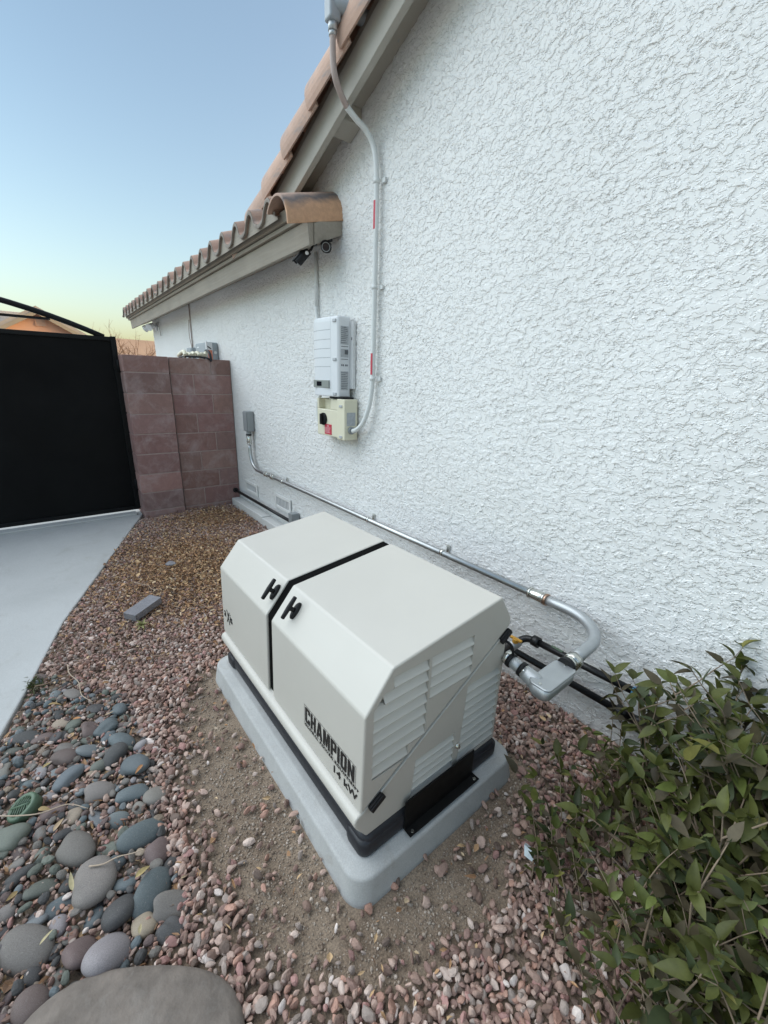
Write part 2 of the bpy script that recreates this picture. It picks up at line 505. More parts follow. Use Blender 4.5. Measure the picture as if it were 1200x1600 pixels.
def ico(sub):
    bm = bmesh.new()
    bmesh.ops.create_icosphere(bm, subdivisions=sub, radius=1.0)
    V = np.array([v.co[:] for v in bm.verts]); F = np.array([[v.index for v in f.verts] for f in bm.faces])
    bm.free()
    return V, F
ICO = {k: ico(k) for k in (1, 2, 3, 4)}
def crushed(sub, rng, planes=11, rough=0.05):
    V, F = ICO[sub]
    n = rng.normal(size=(planes, 3)); n /= np.linalg.norm(n, axis=1)[:, None]
    d = rng.uniform(0.62, 1.0, planes)
    dots = V@n.T
    r = np.where(dots > 0.05, d/np.maximum(dots, 0.05), 9).min(axis=1)
    r = np.minimum(r, 1.15)*(1+rng.normal(0, rough, len(V)))
    return V*r[:, None], F
def pebble(sub, rng):
    V, F = ICO[sub]
    r = np.ones(len(V))
    for k in range(5):
        a = rng.normal(size=3); a /= np.linalg.norm(a)
        r += rng.uniform(-0.19, 0.19)*np.cos((V@a)*rng.uniform(1.2, 3.4)+rng.uniform(0, 6))
    p = np.sign(V)*np.abs(V)**0.9
    return p*r[:, None], F
def rot_matrices(n, rng, tilt=None):
    q = rng.normal(size=(n, 4)); q /= np.linalg.norm(q, axis=1)[:, None]
    w, x, y, z = q.T
    return np.stack([np.stack([1-2*(y*y+z*z), 2*(x*y-z*w), 2*(x*z+y*w)], 1),
                     np.stack([2*(x*y+z*w), 1-2*(x*x+z*z), 2*(y*z-x*w)], 1),
                     np.stack([2*(x*z-y*w), 2*(y*z+x*w), 1-2*(x*x+y*y)], 1)], 1)
def scatter_mesh(name, bases, pos, size, aniso, tint, material, rng, rots=None):
    """one mesh of many small stones: bases = list of (V,F) with the same topology"""
    n = len(pos)
    which = rng.integers(0, len(bases), n)
    B = np.stack([b[0] for b in bases])[which]
    B = B*aniso[:, None, :]
    R = rot_matrices(n, rng) if rots is None else rots
    P = np.einsum('nij,nvj->nvi', R, B)*size[:, None, None]+pos[:, None, :]
    nv = B.shape[1]
    F = bases[0][1][None]+(np.arange(n)*nv)[:, None, None]
    T = np.repeat(tint, nv, axis=0)
    return np_mesh(name, P.reshape(-1, 3), F.reshape(-1, F.shape[2]), material, tint=T)

def inside(poly, x, y):
    poly = np.array(poly); res = np.zeros(np.shape(x), bool)
    j = len(poly)-1
    for i in range(len(poly)):
        xi, yi = poly[i]; xj, yj = poly[j]
        c = ((yi > y) != (yj > y)) & (x < (xj-xi)*(y-yi)/((yj-yi)+1e-12)+xi)
        res ^= c
        j = i
    return res

# ------------------------------------------------------------------ the ground
def ground_height(x, y):
    return 0.010*np.sin(x*2.1+1.0)*np.cos(y*2.7)+0.006*np.sin(x*5.3+y*4.1)-0.012
def build_ground():
    xs = np.concatenate([[-400, -120, -40, -15], np.arange(-10, 4.01, 0.08), [12, 40, 120, 400]])
    ys = np.concatenate([[-400, -120, -40, -12], np.arange(-6, 1.01, 0.08), [10, 40, 120, 400]])
    X, Y = np.meshgrid(xs, ys, indexing='ij')
    near = np.clip(1-np.maximum(np.abs(X+3)-6, 0)/4, 0, 1)
    Z = ground_height(X, Y)*near - 0.012*(1-near)
    V = np.stack([X, Y, Z], -1).reshape(-1, 3)
    i, j = np.meshgrid(np.arange(len(xs)-1), np.arange(len(ys)-1), indexing='ij')
    a = (i*len(ys)+j).ravel()
    F = np.stack([a, a+len(ys), a+len(ys)+1, a+1], 1)
    kind(np_mesh('ground', V, F, MT['ground'], smooth=True), 'structure')
build_ground()

DRIVE_EDGE = [(-5.30, -1.115), (-4.2, -1.53), (-3.107, -1.94), (-2.55, -2.09), (-2.125, -2.215), (-1.4, -2.42), (0.0, -2.85), (2.5, -3.7)]
def build_driveway():
    m = MB()
    m.prism(DRIVE_EDGE+[(2.5, -12), (-5.30, -12)], 2, -0.12, 0.018)
    o = m.build('driveway', MT['driveway'], bevel=0.008)
    kind(o, 'structure')
    m = MB()
    m.box((-5.312, -1.11, -0.1), (-14, -12, 0.012))
    kind(m.build('driveway', MT['driveway']), 'structure')
    m = MB()
    m.box((-5.30, -1.16, 0.0), (-5.42, -9, 0.036))
    kind(m.build('driveway_threshold', MT['driveway'], bevel=0.01), 'structure')
build_driveway()

# ------------------------------------------------------------------ the house
RM = 0.39                                  # roof pitch
def soffit_z(x): return 4.143+RM*x          # underside of the gable roof where it meets the wall
house = thing('house', 'white textured stucco house with taupe trim and a clay tile roof', 'house', (-4.0, 0, 0))

def build_wall():
    xs = np.concatenate([np.arange(-9.10, -5.2, 0.03), np.arange(-5.2, -3.0, 0.012), np.arange(-3.0, -1.5, 0.008), np.arange(-1.5, 0.35, 0.006), np.arange(0.35, 12.01, 0.35)])
    zs = np.concatenate([np.arange(-0.05, 3.72, 0.0075), np.arange(3.8, 5.4, 0.2)])
    top = np.where(xs > -3.32, np.minimum(soffit_z(xs), soffit_z(2.5)-RM*(xs-2.5)) , 2.66)
    X, Z = np.meshgrid(xs, zs, indexing='ij')
    Z = np.minimum(Z, top[:, None]+0.02)
    V = np.stack([X, np.zeros_like(X), Z], -1).reshape(-1, 3)
    i, j = np.meshgrid(np.arange(len(xs)-1), np.arange(len(zs)-1), indexing='ij')
    nz = len(zs)
    a = (i*nz+j).ravel()
    F = np.stack([a, a+nz, a+nz+1, a+1], 1)
    keep = (V[F[:, 3], 2]-V[F[:, 0], 2] > 1e-5) | (V[F[:, 2], 2]-V[F[:, 1], 2] > 1e-5)
    F = F[keep]
    used = np.unique(F); re = np.full(len(V), -1); re[used] = np.arange(len(used))
    o = np_mesh('wall', V[used], re[F], MT['stucco'], house, smooth=True)
    m = MB()                               # the other walls of the house, plain
    m.box((-9.098, 0.012, -0.05), (-8.9, 8, 2.66))
    m.box((-8.9, 7.8, -0.05), (12, 8, 2.66))
    m.box((11.8, 0.012, -0.05), (12, 7.8, 2.0))
    m.build('side_wall', MT['stucco_plain'], house)
build_wall()

def ez(x): return -0.006*(-2.8-x)          # the eave sinks slightly towards the far end
def eave_prism(m, poly, x0, x1):
    n = len(poly)
    V = [(x0, y, z+ez(x0)) for y, z in poly]+[(x1, y, z+ez(x1)) for y, z in poly]
    m.add(V, [tuple(range(n)), tuple(range(n, 2*n))[::-1]]+[(i, n+i, n+(i+1) % n, (i+1) % n) for i in range(n)])
def build_eave():
    m = MB()
    eave_prism(m, [(-0.002, 2.522), (-0.215, 2.435), (-0.215, 2.585), (-0.002, 2.665)], -9.55, -2.815)
    m.build('soffit_box', MT['taupe'], house)
    m = MB()
    eave_prism(m, [(-0.218, 2.418), (-0.252, 2.412), (-0.264, 2.552), (-0.218, 2.552)], -9.6, -2.81)
    eave_prism(m, [(-0.2, 2.519), (-0.214, 2.411), (-0.219, 2.555)], -2.812, -2.806)
    m.build('fascia', MT['taupe'], house, bevel=0.004)
    m = MB()
    m.add([(-2.80, 0.0, 2.518), (-2.80, -0.2165, 2.420), (-2.80, -0.2165, 2.545), (-2.80, 0.0, 2.635),
           (-2.814, 0.0, 2.518), (-2.814, -0.2165, 2.420), (-2.814, -0.2165, 2.545), (-2.814, 0.0, 2.635)],
          [(3, 2, 1, 0), (4, 5, 6, 7), (0, 1, 5, 4), (1, 2, 6, 5), (2, 3, 7, 6), (3, 0, 4, 7)])
    m.build('return_board', MT['taupe'], house)
    m = MB()
    eave_prism(m, [(-0.20, 2.555), (-0.286, 2.555), (-0.290, 2.582), (-0.20, 2.582)], -9.66, -2.87)
    m.build('drip_moulding', MT['taupe'], house, bevel=0.004)
    m = MB()
    eave_prism(m, [(-0.20, 2.588), (-0.306, 2.588), (-0.3065, 2.593), (-0.322, 2.650), (-0.20, 2.650)], -9.70, -2.90)
    m.build('tile_batten', MT['taupe'], house, bevel=0.004)

PER = 0.318
def wave(x):
    u = ((x+3.204)/PER+0.25) % 1.0
    return np.where(u < 0.52, 0.098*np.sin(PI*np.clip(u/0.52, 0, 1))**0.75, -0.022*np.sin(PI*np.clip((u-0.52)/0.48, 0, 1)))
def build_lower_roof():
    xs = np.arange(-9.74, -3.075, PER/22)
    W = wave(xs)
    slope = 0.40
    rows = []                              # (y, z offset)
    y = -0.362
    rows += [(-0.27, -0.022+0.036), (y+0.012, -0.018), (y+0.003, -0.014), (y+0.003, 0.004)]
    for k in range(13):
        y1 = y+0.37
        rows += [(y, (y+0.362)*slope+0.010), (y1, (y1+0.362)*slope-0.012)]
        y = y1
    V = []
    jit = np.repeat(RNG.uniform(-0.006, 0.006, len(xs)//22+2), 22)[:len(xs)]
    for r, (yy, zo) in enumerate(rows):
        V.append(np.stack([xs, np.full_like(xs, yy)+(jit if r < 6 else 0), 2.652+W+zo+ez(xs)], -1))
    V = np.stack(V)                        # rows, cols
    nr, nc = V.shape[:2]
    i, j = np.meshgrid(np.arange(nr-1), np.arange(nc-1), indexing='ij')
    a = (i*nc+j).ravel()
    F = np.stack([a, a+1, a+nc+1, a+nc], 1)
    np_mesh('lower_roof_tiles', V.reshape(-1, 3), F, MT['clay'], house, smooth=False)
    V = np.concatenate([np.stack([xs, np.full_like(xs, -0.345), np.full_like(xs, 2.60)+ez(xs)], -1),
                        np.stack([xs, np.full_like(xs, -0.345), 2.652+W-0.016+ez(xs)], -1)])
    a = np.arange(nc-1)
    np_mesh('birdstop', V, np.stack([a, a+1, a+nc+1, a+nc], 1), MT['taupe'], house)
    # the painted lip of the first course
    seg = []
    for yy, zo in ((-0.350, -0.020), (-0.3665, -0.021), (-0.3675, -0.008), (-0.3655, 0.0045), (-0.350, 0.006)):
        seg.append(np.stack([xs, np.full_like(xs, yy)+jit, 2.652+W+zo+ez(xs)], -1))
    V = np.concatenate(seg)
    Fs = [np.stack([r*nc+a, r*nc+a+1, (r+1)*nc+a+1, (r+1)*nc+a], 1) for r in range(4)]
    np_mesh('tile_lip', V, np.concatenate(Fs), MT['taupe_dark'], house)
    # back slope of the roof so that it is a solid body
    m = MB()
    zt = 2.64+0.40*4.81
    m.prism([(4.448, zt), (8.4, zt-1.55), (8.4, zt-1.7), (4.448, zt-0.15), (0.05, 2.62), (0.05, 2.70)], 0, -9.7, -1.0)
    m.build('rear_roof', MT['clay'], house)
    m = MB()
    m.prism([(0.02, 2.6), (8.0, 2.6), (4.45, zt-0.17)], 0, -9.09, -8.9)
    m.build('end_gable', MT['stucco_plain'], house)

def half_barrel(m, p0, p1, r0, r1, h0, h1, side, upv, thick=0.014, seg=20, span=PI, a0=0.0):
    """half-round clay tile from p0 to p1; side and upv span its section"""
    side, upv = Vector(side), Vector(upv)
    p0, p1 = Vector(p0), Vector(p1)
    V = []; n = seg+1
    for (p, r, h) in ((p0, r0, h0), (p1, r1, h1)):
        for t in (0, thick):
            for k in range(n):
                a = a0+(span-a0)*k/seg
                V.append(p+side*math.cos(a)*(r-t)+upv*(math.sin(a)*(h-t)))
    F = []
    for k in range(seg):
        F += [(k, k+1, 2*n+k+1, 2*n+k), (n+k+1, n+k, 3*n+k, 3*n+k+1), (k+1, k, n+k, n+k+1), (2*n+k, 2*n+k+1, 3*n+k+1, 3*n+k)]
    F += [(0, 2*n, 3*n, n), (n-1, 2*n-1, 4*n-1, 3*n-1)]
    m.add(V, F, smooth=False)

def build_gable_roof():
    # slab of the gable roof (two slopes), then the barge board, the soffit lookout and the rake tiles
    m = MB()
    c0, c1 = 4.146, 4.235
    xr = 2.5
    def P(x, c): return (x, RM*x+c if x <= xr else RM*(2*xr-x)+c)
    poly = [P(-4.1, c0), P(xr, c0), P(12.4, c0), P(12.4, c1), P(xr, c1), P(-4.1, c1)]
    V = []
    for y in (-0.157, 8.3):
        V += [(x, y, z) for x, z in poly]
    m.add(V, [(0, 1, 4, 5), (1, 2, 3, 4), (11, 10, 7, 6), (10, 9, 8, 7)]+[(i, 6+i, 6+(i+1) % 6, (i+1) % 6) for i in range(6)])
    m.build('gable_roof', MT['taupe_light'], house)
    m = MB()
    poly = [P(-3.35, 4.009), P(xr, 4.009), P(12.4, 4.009), P(12.4, 4.19), P(xr, 4.19), P(-3.75, 4.19)]
    V = [(x, -0.2, z) for x, z in poly]+[(x, -0.16, z) for x, z in poly]
    m.add(V, [(0, 1, 4, 5), (1, 2, 3, 4), (11, 10, 7, 6), (10, 9, 8, 7)]+[(i, 6+i, 6+(i+1) % 6, (i+1) % 6) for i in range(6)])
    m.build('rake_board', MT['taupe_light'], house, bevel=0.004)
    m = MB()
    x0, x1 = -2.70, -2.58
    V = [(x, y, RM*x+c) for x in (x0, x1) for y in (-0.158, -0.002) for c in (4.055, 4.144)]
    m.add(V, [(0, 1, 3, 2), (4, 6, 7, 5), (0, 2, 6, 4), (1, 5, 7, 3), (0, 4, 5, 1), (2, 3, 7, 6)])
    m.build('lookout', MT['taupe_light'], house, bevel=0.003)
    m = MB()                                # dark felt edge between board and tiles
    V = [(x, y, RM*x+c) for x in (-3.9, 2.4) for y in (-0.192, -0.10) for c in (4.192, 4.235)]
    m.add(V, [(0, 1, 3, 2), (4, 6, 7, 5), (0, 2, 6, 4), (1, 5, 7, 3), (0, 4, 5, 1), (2, 3, 7, 6)])
    m.build('underlayment', MT['taupe_dark'], house)
    ax = Vector((1, 0, RM)).normalized()
    upv = Vector((-RM, 0, 1)).normalized()
    step = 0.345
    first = None
    for k in range(18):
        x = -4.12+k*step/ math.sqrt(1+RM*RM)*1.07
        if first is None:
            m = MB()
            p0 = Vector((0, -0.138, 0.022)); p1 = p0+ax*0.44+Vector((0, 0, -0.022))
            half_barrel(m, p0, p1, 0.160, 0.136, 0.195, 0.168, (0, -1, 0), upv, a0=-0.28)
            o = m.build('rake_tile', MT['clay'], house)
            o.matrix_parent_inverse = Matrix.Identity(4)
            first = o
        else:
            o = first.copy(); COL.objects.link(o); o.parent = house
        o.matrix_parent_inverse = Matrix.Translation(house.location).inverted()
        o.location = (x, random.uniform(-0.006, 0.006), RM*x+4.183)
    # the field of the gable roof behind the rake, in the same clay
    m = MB()
    for k in range(18):
        x = -3.9+k*0.36
        if x > xr-0.1: break
        m.add([(x, -0.10, RM*x+4.238+0.03), (x+0.37, -0.10, RM*(x+0.37)+4.238), (x+0.37, 8.3, RM*(x+0.37)+4.238), (x, 8.3, RM*x+4.238+0.03),
               (x, -0.10, RM*x+4.238), (x, 8.3, RM*x+4.238)], [(0, 1, 2, 3), (0, 3, 5, 4), (0, 4, 1)])
    m.build('gable_roof_tiles', MT['clay'], house)
    # the wide tile that ends the lower eave against the wall
    m = MB()
    half_barrel(m, (0, -0.405, -0.012), (0, 0.02, 0.092), 0.175, 0.195, 0.205, 0.215, (1, 0, 0), (0, 0, 1), 0.016, 28, math.radians(142))
    o = m.build('end_tile', MT['clay_flash'], house, bevel=0.003)
    o.location = (-2.985, 0, 2.515)
build_eave(); build_lower_roof(); build_gable_roof()

def build_wall_details():
    # two screened block vents low in the wall, plastered over at the edges
    for x0, x1, z0, z1 in ((-4.955, -4.585, 0.226, 0.366), (-4.105, -3.735, 0.228, 0.388)):
        m = MB()
        w = 0.035
        m.box((x0, -0.004, z0), (x0+w, -0.016, z1)); m.box((x1-w, -0.004, z0), (x1, -0.016, z1))
        m.box((x0+w, -0.004, z0), (x1-w, -0.016, z0+w)); m.box((x0+w, -0.004, z1-w), (x1-w, -0.016, z1))
        f = m.build('vent', MT['stucco_plain'], house, bevel=0.004)
        m = MB()
        n = 9
        for k in range(n):
            x = x0+w+(x1-x0-2*w)*(k+0.5)/n
            m.box((x-0.008, -0.0045, z0+w), (x+0.008, -0.011, z1-w))
        m.build('vent_slats', MT['white_metal'], f)
    m = MB()
    m.box((-5.19, -0.115, -0.05), (-4.25, -0.006, 0.092)); m.box((-4.24, -0.12, -0.05), (-1.6, -0.006, 0.085))
    m.build('foundation_ledge', MT['ledge'], house, bevel=0.008)
build_wall_details()

# ------------------------------------------------------------------ block wall, gate
def build_block_wall():
    t = thing('block_wall', 'short maroon concrete block wall between the black gate and the white house', 'wall', (-5.3, -0.55, 0))
    def tint():
        k = random.uniform(0.8, 1.15)
        return (0.295*k*random.uniform(0.95, 1.05), 0.178*k, 0.160*k*random.uniform(0.95, 1.05))
    zs = [1.750, 1.574, 1.358, 1.142, 0.924, 0.706, 0.482, 0.268, 0.056, -0.15]
    m = MB(); mm = MB()
    g = 0.005
    for r in range(9):
        cut = (-0.237 if r % 2 == 0 else -0.431)
        for a, b in ((-0.668, cut), (cut, -0.004)):
            m.box((-5.40, a+g, zs[r+1]+g), (-5.20+random.uniform(-0.002, 0.002), b-g, zs[r]-g), tint())
    mm.box((-5.395, -0.666, -0.15), (-5.2035, -0.005, 1.744))
    m.build('wall_blocks', MT['block'], t, bevel=0.005, colours=True)
    mm.build('wall_mortar', MT['mortar'], t)
    m = MB(); mm = MB()
    zp = [1.750, 1.576, 1.366, 1.150, 0.940, 0.722, 0.500, 0.290, 0.082, -0.15]
    for r in range(9):
        m.box((-5.56, -1.105+g*0, zp[r+1]+g), (-5.155+random.uniform(-0.002, 0.002), -0.682, zp[r]-g), tint())
    mm.box((-5.553, -1.098, -0.15), (-5.1585, -0.687, 1.744))
    m.build('pilaster_blocks', MT['block'], t, bevel=0.005, colours=True)
    mm.build('pilaster_mortar', MT['mortar'], t)
build_block_wall()

def build_gate():
    t = thing('metal_gate', 'tall black sheet metal gate with an arched top rail', 'gate', (-5.44, -2.6, 0.03))
    m = MB(); m.box((-5.452, -4.6, 0.065), (-5.446, -1.15, 1.905))
    m.build('sheet_panel', MT['gate_mesh'], t)
    for y in (-1.125, -4.62):
        m = MB(); m.box((-5.475, y-0.025, 0.05), (-5.42, y+0.025, 1.925)); m.build('gate_post', MT['gate_frame'], t, bevel=0.004)
    m = MB(); m.box((-5.474, -4.595, 0.05), (-5.424, -1.15, 0.09)); m.build('bottom_rail', MT['gate_frame'], t, bevel=0.003)
    m = MB(); m.box((-5.474, -4.595, 1.88), (-5.426, -1.15, 1.92)); m.build('top_rail', MT['gate_frame'], t, bevel=0.003)
    m = MB()
    pts = []
    for k in range(25):
        y = -1.20-(3.35)*k/24
        u = (y+2.88)/1.68
        pts.append((-5.45, y, 1.915+0.36*(1-u*u)))
    m.tube(pts, 0.026, 8, smooth=True)
    m.build('arched_rail', MT['gate_frame'], t)
    m = MB(); m.box((-5.465, -4.2, 2.030), (-5.437, -1.62, 2.052)); m.build('middle_bar', MT['gate_frame'], t)
    for y in (-2.1, -2.9, -3.7):
        m = MB(); m.box((-5.462, y-0.012, 1.92), (-5.44, y+0.012, 2.2)); m.build('arch_picket', MT['gate_frame'], t)
    for z in (1.64, 0.35):
        m = MB()
        m.tube([(-5.41, -1.112, z-0.06), (-5.41, -1.112, z+0.06)], 0.017, 10)
        m.box((-5.418, -1.16, z-0.03), (-5.408, -1.09, z+0.03))
        m.build('hinge', MT['gate_frame'], t)
build_gate()

# ------------------------------------------------------------------ concrete pad and the generator
def rounded_rect(x0, x1, y0, y1, r, n=8):
    out = []
    for cx, cy, a in ((x1-r, y1-r, 0), (x0+r, y1-r, PI/2), (x0+r, y0+r, PI), (x1-r, y0+r, 1.5*PI)):
        out += [(cx+r*math.cos(a+PI/2*k/n), cy+r*math.sin(a+PI/2*k/n)) for k in range(n+1)]
    return out
def loft(m, rings, smooth=True, cap=True):
    n = len(rings[0])
    V = [p for r in rings for p in r]
    F = [(i*n+k, i*n+(k+1) % n, (i+1)*n+(k+1) % n, (i+1)*n+k) for i in range(len(rings)-1) for k in range(n)]
    m.add(V, F, smooth=smooth)
    if cap:
        o = len(m.v)-len(V)
        m.f.append(tuple(o+k for k in range(n))[::-1]); m.smooth.append(False)
        m.f.append(tuple(o+(len(rings)-1)*n+k for k in range(n))); m.smooth.append(False)
def build_pad():
    m = MB()
    X0, X1, Y0, Y1 = -2.060, -0.680, -1.332, -0.505
    rings = []
    for ins, z in ((0, -0.08), (0, 0.0), (0.001, 0.004), (0.012, 0.080), (0.0135, 0.0875), (0.018, 0.0925), (0.024, 0.0945), (0.046, 0.1005), (0.050, 0.1035), (0.054, 0.1060), (0.058, 0.1064), (0.075, 0.1066)):
        rings.append([(x, y, z) for x, y in rounded_rect(X0+ins, X1-ins, Y0+ins, Y1-ins, 0.075-ins*0.35)])
    loft(m, rings)
    o = m.build('equipment_pad', MT['pad'])
    tag(o, 'grey concrete pad with rounded corners under the beige generator', 'concrete pad')
build_pad()

XN, XF = -0.747, -1.967
S0, S1 = -1.414, -1.368                     # the seam between the two lids
hood_poly = [(-1.272, 0.304), (-1.262, 0.659), (-1.164, 0.782), (-0.668, 0.8475), (-0.600, 0.745), (-0.600, 0.712)]
gen = thing('standby_generator', 'beige standby generator with two lids and black latches on a concrete pad', 'generator', (-1.357, -0.92, 0.106))

def offset_poly(poly, d):
    c = (sum(p[0] for p in poly)/len(poly), sum(p[1] for p in poly)/len(poly))
    return [(p[0]+(c[0]-p[0])*d, p[1]+(c[1]-p[1])*d) for p in poly]
def lettering(text, name, origin, ux, uy, height, material, parent, xscale=1.0, weight=0.0, spacing=1.0):
    cu = bpy.data.curves.new('lettering', 'FONT')
    cu.body = text; cu.size = 1.0; cu.offset = weight; cu.space_character = spacing
    cu.extrude = 0.004
    tmp = bpy.data.objects.new('lettering', cu)
    COL.objects.link(tmp)
    dg = bpy.context.evaluated_depsgraph_get()
    me = bpy.data.meshes.new_from_object(tmp.evaluated_get(dg))
    bpy.data.objects.remove(tmp)
    ux, uy = Vector(ux).normalized(), Vector(uy).normalized()
    nn = ux.cross(uy)
    for v in me.vertices:
        p = v.co
        v.co = Vector(origin)+ux*(p.x*height*xscale)+uy*(p.y*height)+nn*(0.0008 if p.z > 0 else -0.0004)
    me.name = name
    return link(name, me, material, parent)

BLOCK = {  # condensed heavy capitals on a 0..1 x 0..1 cell, as convex pieces
 'C': [[(0, .1), (.1, 0), (.36, 0), (.36, 1), (.1, 1), (0, .9)], [(.36, 0), (.9, 0), (1, .1), (1, .17), (.36, .17)], [(.36, .83), (1, .83), (1, .9), (.9, 1), (.36, 1)], [(.64, .17), (1, .17), (1, .34), (.64, .34)], [(.64, .66), (1, .66), (1, .83), (.64, .83)]],
 'H': [[(0, 0), (.36, 0), (.36, 1), (0, 1)], [(.64, 0), (1, 0), (1, 1), (.64, 1)], [(.36, .42), (.64, .42), (.64, .6), (.36, .6)]],
 'A': [[(0, 0), (.33, 0), (.50, .78), (.50, 1), (.30, 1)], [(.67, 0), (1, 0), (.70, 1), (.50, 1), (.50, .78)], [(.36, .18), (.64, .18), (.60, .36), (.40, .36)]],
 'M': [[(0, 0), (.27, 0), (.27, 1), (0, 1)], [(.73, 0), (1, 0), (1, 1), (.73, 1)], [(.27, .72), (.42, .05), (.50, .05), (.50, .40), (.36, 1), (.27, 1)], [(.50, .40), (.50, .05), (.58, .05), (.73, .72), (.73, 1), (.64, 1)]],
 'P': [[(0, 0), (.36, 0), (.36, 1), (0, 1)], [(.36, .83), (1, .83), (1, .9), (.9, 1), (.36, 1)], [(.36, .38), (.9, .38), (1, .48), (1, .55), (.36, .55)], [(.64, .55), (1, .55), (1, .83), (.64, .83)]],
 'I': [[(0, 0), (1, 0), (1, 1), (0, 1)]],
 'O': [[(0, .1), (.1, 0), (.36, 0), (.36, 1), (.1, 1), (0, .9)], [(.64, 0), (.9, 0), (1, .1), (1, .9), (.9, 1), (.64, 1)], [(.36, 0), (.64, 0), (.64, .17), (.36, .17)], [(.36, .83), (.64, .83), (.64, 1), (.36, 1)]],
 'N': [[(0, 0), (.32, 0), (.32, 1), (0, 1)], [(.68, 0), (1, 0), (1, 1), (.68, 1)], [(.32, .55), (.68, 0), (.68, .45), (.32, 1)]],
}
def build_generator():
    def cut(o, polys, x):
        c = MB()
        for p in polys: c.prism(p, 0, x-0.0195, x+0.03)
        tool = c.build('cutter', MT['beige_lit'])
        md = o.modifiers.new('cut', 'BOOLEAN'); md.operation = 'DIFFERENCE'; md.object = tool; md.solver = 'EXACT'
        dg = bpy.context.evaluated_depsgraph_get()
        me = bpy.data.meshes.new_from_object(o.evaluated_get(dg))
        o.modifiers.clear(); o.data = me
        me.materials.clear(); me.materials.append(MT['beige'])
        me.polygons.foreach_set('material_index', np.zeros(len(me.polygons), np.int32))
        bpy.data.objects.remove(tool)
    PA = [(-1.160, 0.750), (-1.017, 0.750), (-1.017, 0.460), (-1.090, 0.460), (-1.090, 0.412), (-1.232, 0.412), (-1.232, 0.664), (-1.194, 0.708), (-1.160, 0.708)]
    PB = [(-1.007, 0.750), (-0.805, 0.750), (-0.805, 0.592), (-1.007, 0.592)]
    PC = [(-0.808, 0.542), (-0.622, 0.542), (-0.622, 0.209), (-0.832, 0.209)]
    PD = [(-1.048, 0.364), (-0.858, 0.364), (-0.858, 0.205), (-1.062, 0.205)]
    for a, b in ((XF, S0), (S1, XN)):
        m = MB(); m.prism(hood_poly, 0, a, b)
        o = m.build('lid', MT['beige'], gen, bevel=0.0065, seg=3)
        if b == XN: cut(o, [PA, PB], XN)
    m = MB()
    m.prism(offset_poly(hood_poly, 0.028), 0, S0-0.03, S1+0.03)
    m.build('seam_gasket', MT['gasket'], gen)
    # lower cabinet, with the rounded shelf under the lids
    m = MB()
    base = [(-0.606, 0.188), (-0.606, 0.700), (-1.225, 0.322), (-1.262, 0.300), (-1.284, 0.292), (-1.291, 0.278), (-1.291, 0.262), (-1.280, 0.240), (-1.256, 0.205), (-1.246, 0.188)]
    m.prism(base, 0, XF+0.004, XN-0.004)
    o = m.build('cabinet', MT['beige'], gen, bevel=0.007, seg=3)
    cut(o, [PC, PD], XN-0.004)
    # folded edge, its brightness put into the lighter beige, along the diagonal joint of the end panel
    m = MB()
    d = Vector((0, 0.588, 0.358)).normalized(); q = Vector((0, -d.z, d.y))
    p0, p1 = Vector((XN, -1.222, 0.3235)), Vector((XN, -0.622, 0.690))
    V = []
    for p in (p0, p1):
        V += [p+Vector((-0.006, 0, 0))-q*0.002, p+Vector((0.0012, 0, 0))-q*0.002, p+Vector((0.0012, 0, 0))+q*0.0014, p+Vector((-0.006, 0, 0))+q*0.0014]
    V = [Vector(v) for v in V]
    m.add(V, [(0, 1, 2, 3), (7, 6, 5, 4), (0, 4, 5, 1), (1, 5, 6, 2), (2, 6, 7, 3), (3, 7, 4, 0)])
    m.build('edge_trim', MT['beige_lit'], gen)
    # louvres: each row a pressed hood, sloping out towards its foot
    def louvers(rows, x=XN):
        m = MB()
        dd = 0.0185
        for (ya, yb, zt, zb) in rows:
            h = zt-zb
            ya, yb = ya-0.001, yb+0.001
            zl = zb+h*0.10
            V = [(x-dd, ya, zt), (x-dd, yb, zt), (x-dd*0.75, yb, zt-h*0.10), (x-dd*0.75, ya, zt-h*0.10), (x+0.0012, yb, zl+h*0.07), (x+0.0012, ya, zl+h*0.07),
                 (x+0.0008, yb, zl), (x+0.0008, ya, zl), (x-dd, yb, zl+h*0.02), (x-dd, ya, zl+h*0.02)]
            m.add(V, [(0, 3, 2, 1), (3, 5, 4, 2), (5, 7, 6, 4), (7, 9, 8, 6)])
        m.build('louver_panel', MT['beige_lit'], gen)
    rows = []
    for k in range(8):
        zt = 0.748-k*0.0413
        ya = -1.158 if k == 0 else (-1.192 if k == 1 else -1.230-0.001*k)
        rows.append((ya, -1.019 if k < 7 else -1.092, zt, zt-0.0413))
    louvers(rows)
    louvers([(-1.006, -0.806, 0.748-k*0.0395, 0.748-(k+1)*0.0395) for k in range(4)])
    xc = XN-0.004
    louvers([(-0.808-0.0026*k, -0.622, 0.540-k*0.0365, 0.540-(k+1)*0.0365) for k in range(9)], xc)
    louvers([(-1.048-0.003*k, -0.858, 0.362-k*0.0312, 0.362-(k+1)*0.0312) for k in range(5)], xc)
    # rubber clips holding the joint
    for y, z in ((-1.213, 0.316), (-0.626, 0.676)):
        m = MB()
        c = Vector((XN, y, z))
        for s, w, l, hgt in ((0, 0.020, 0.031, 0.009), (0, 0.012, 0.033, 0.013)):
            V = []
            for dx in (-0.003, hgt):
                for a, b in ((-1, -1), (1, -1), (1, 1), (-1, 1)):
                    V.append(c+Vector((dx, 0, 0))+d*(a*l*0.9)+q*(b*w*0.85))
            m.add(V, [(3, 2, 1, 0), (4, 5, 6, 7)]+[(i, (i+1) % 4, 4+(i+1) % 4, 4+i) for i in range(4)])
        m.build('clip', MT['black_plastic'], gen, bevel=0.003)
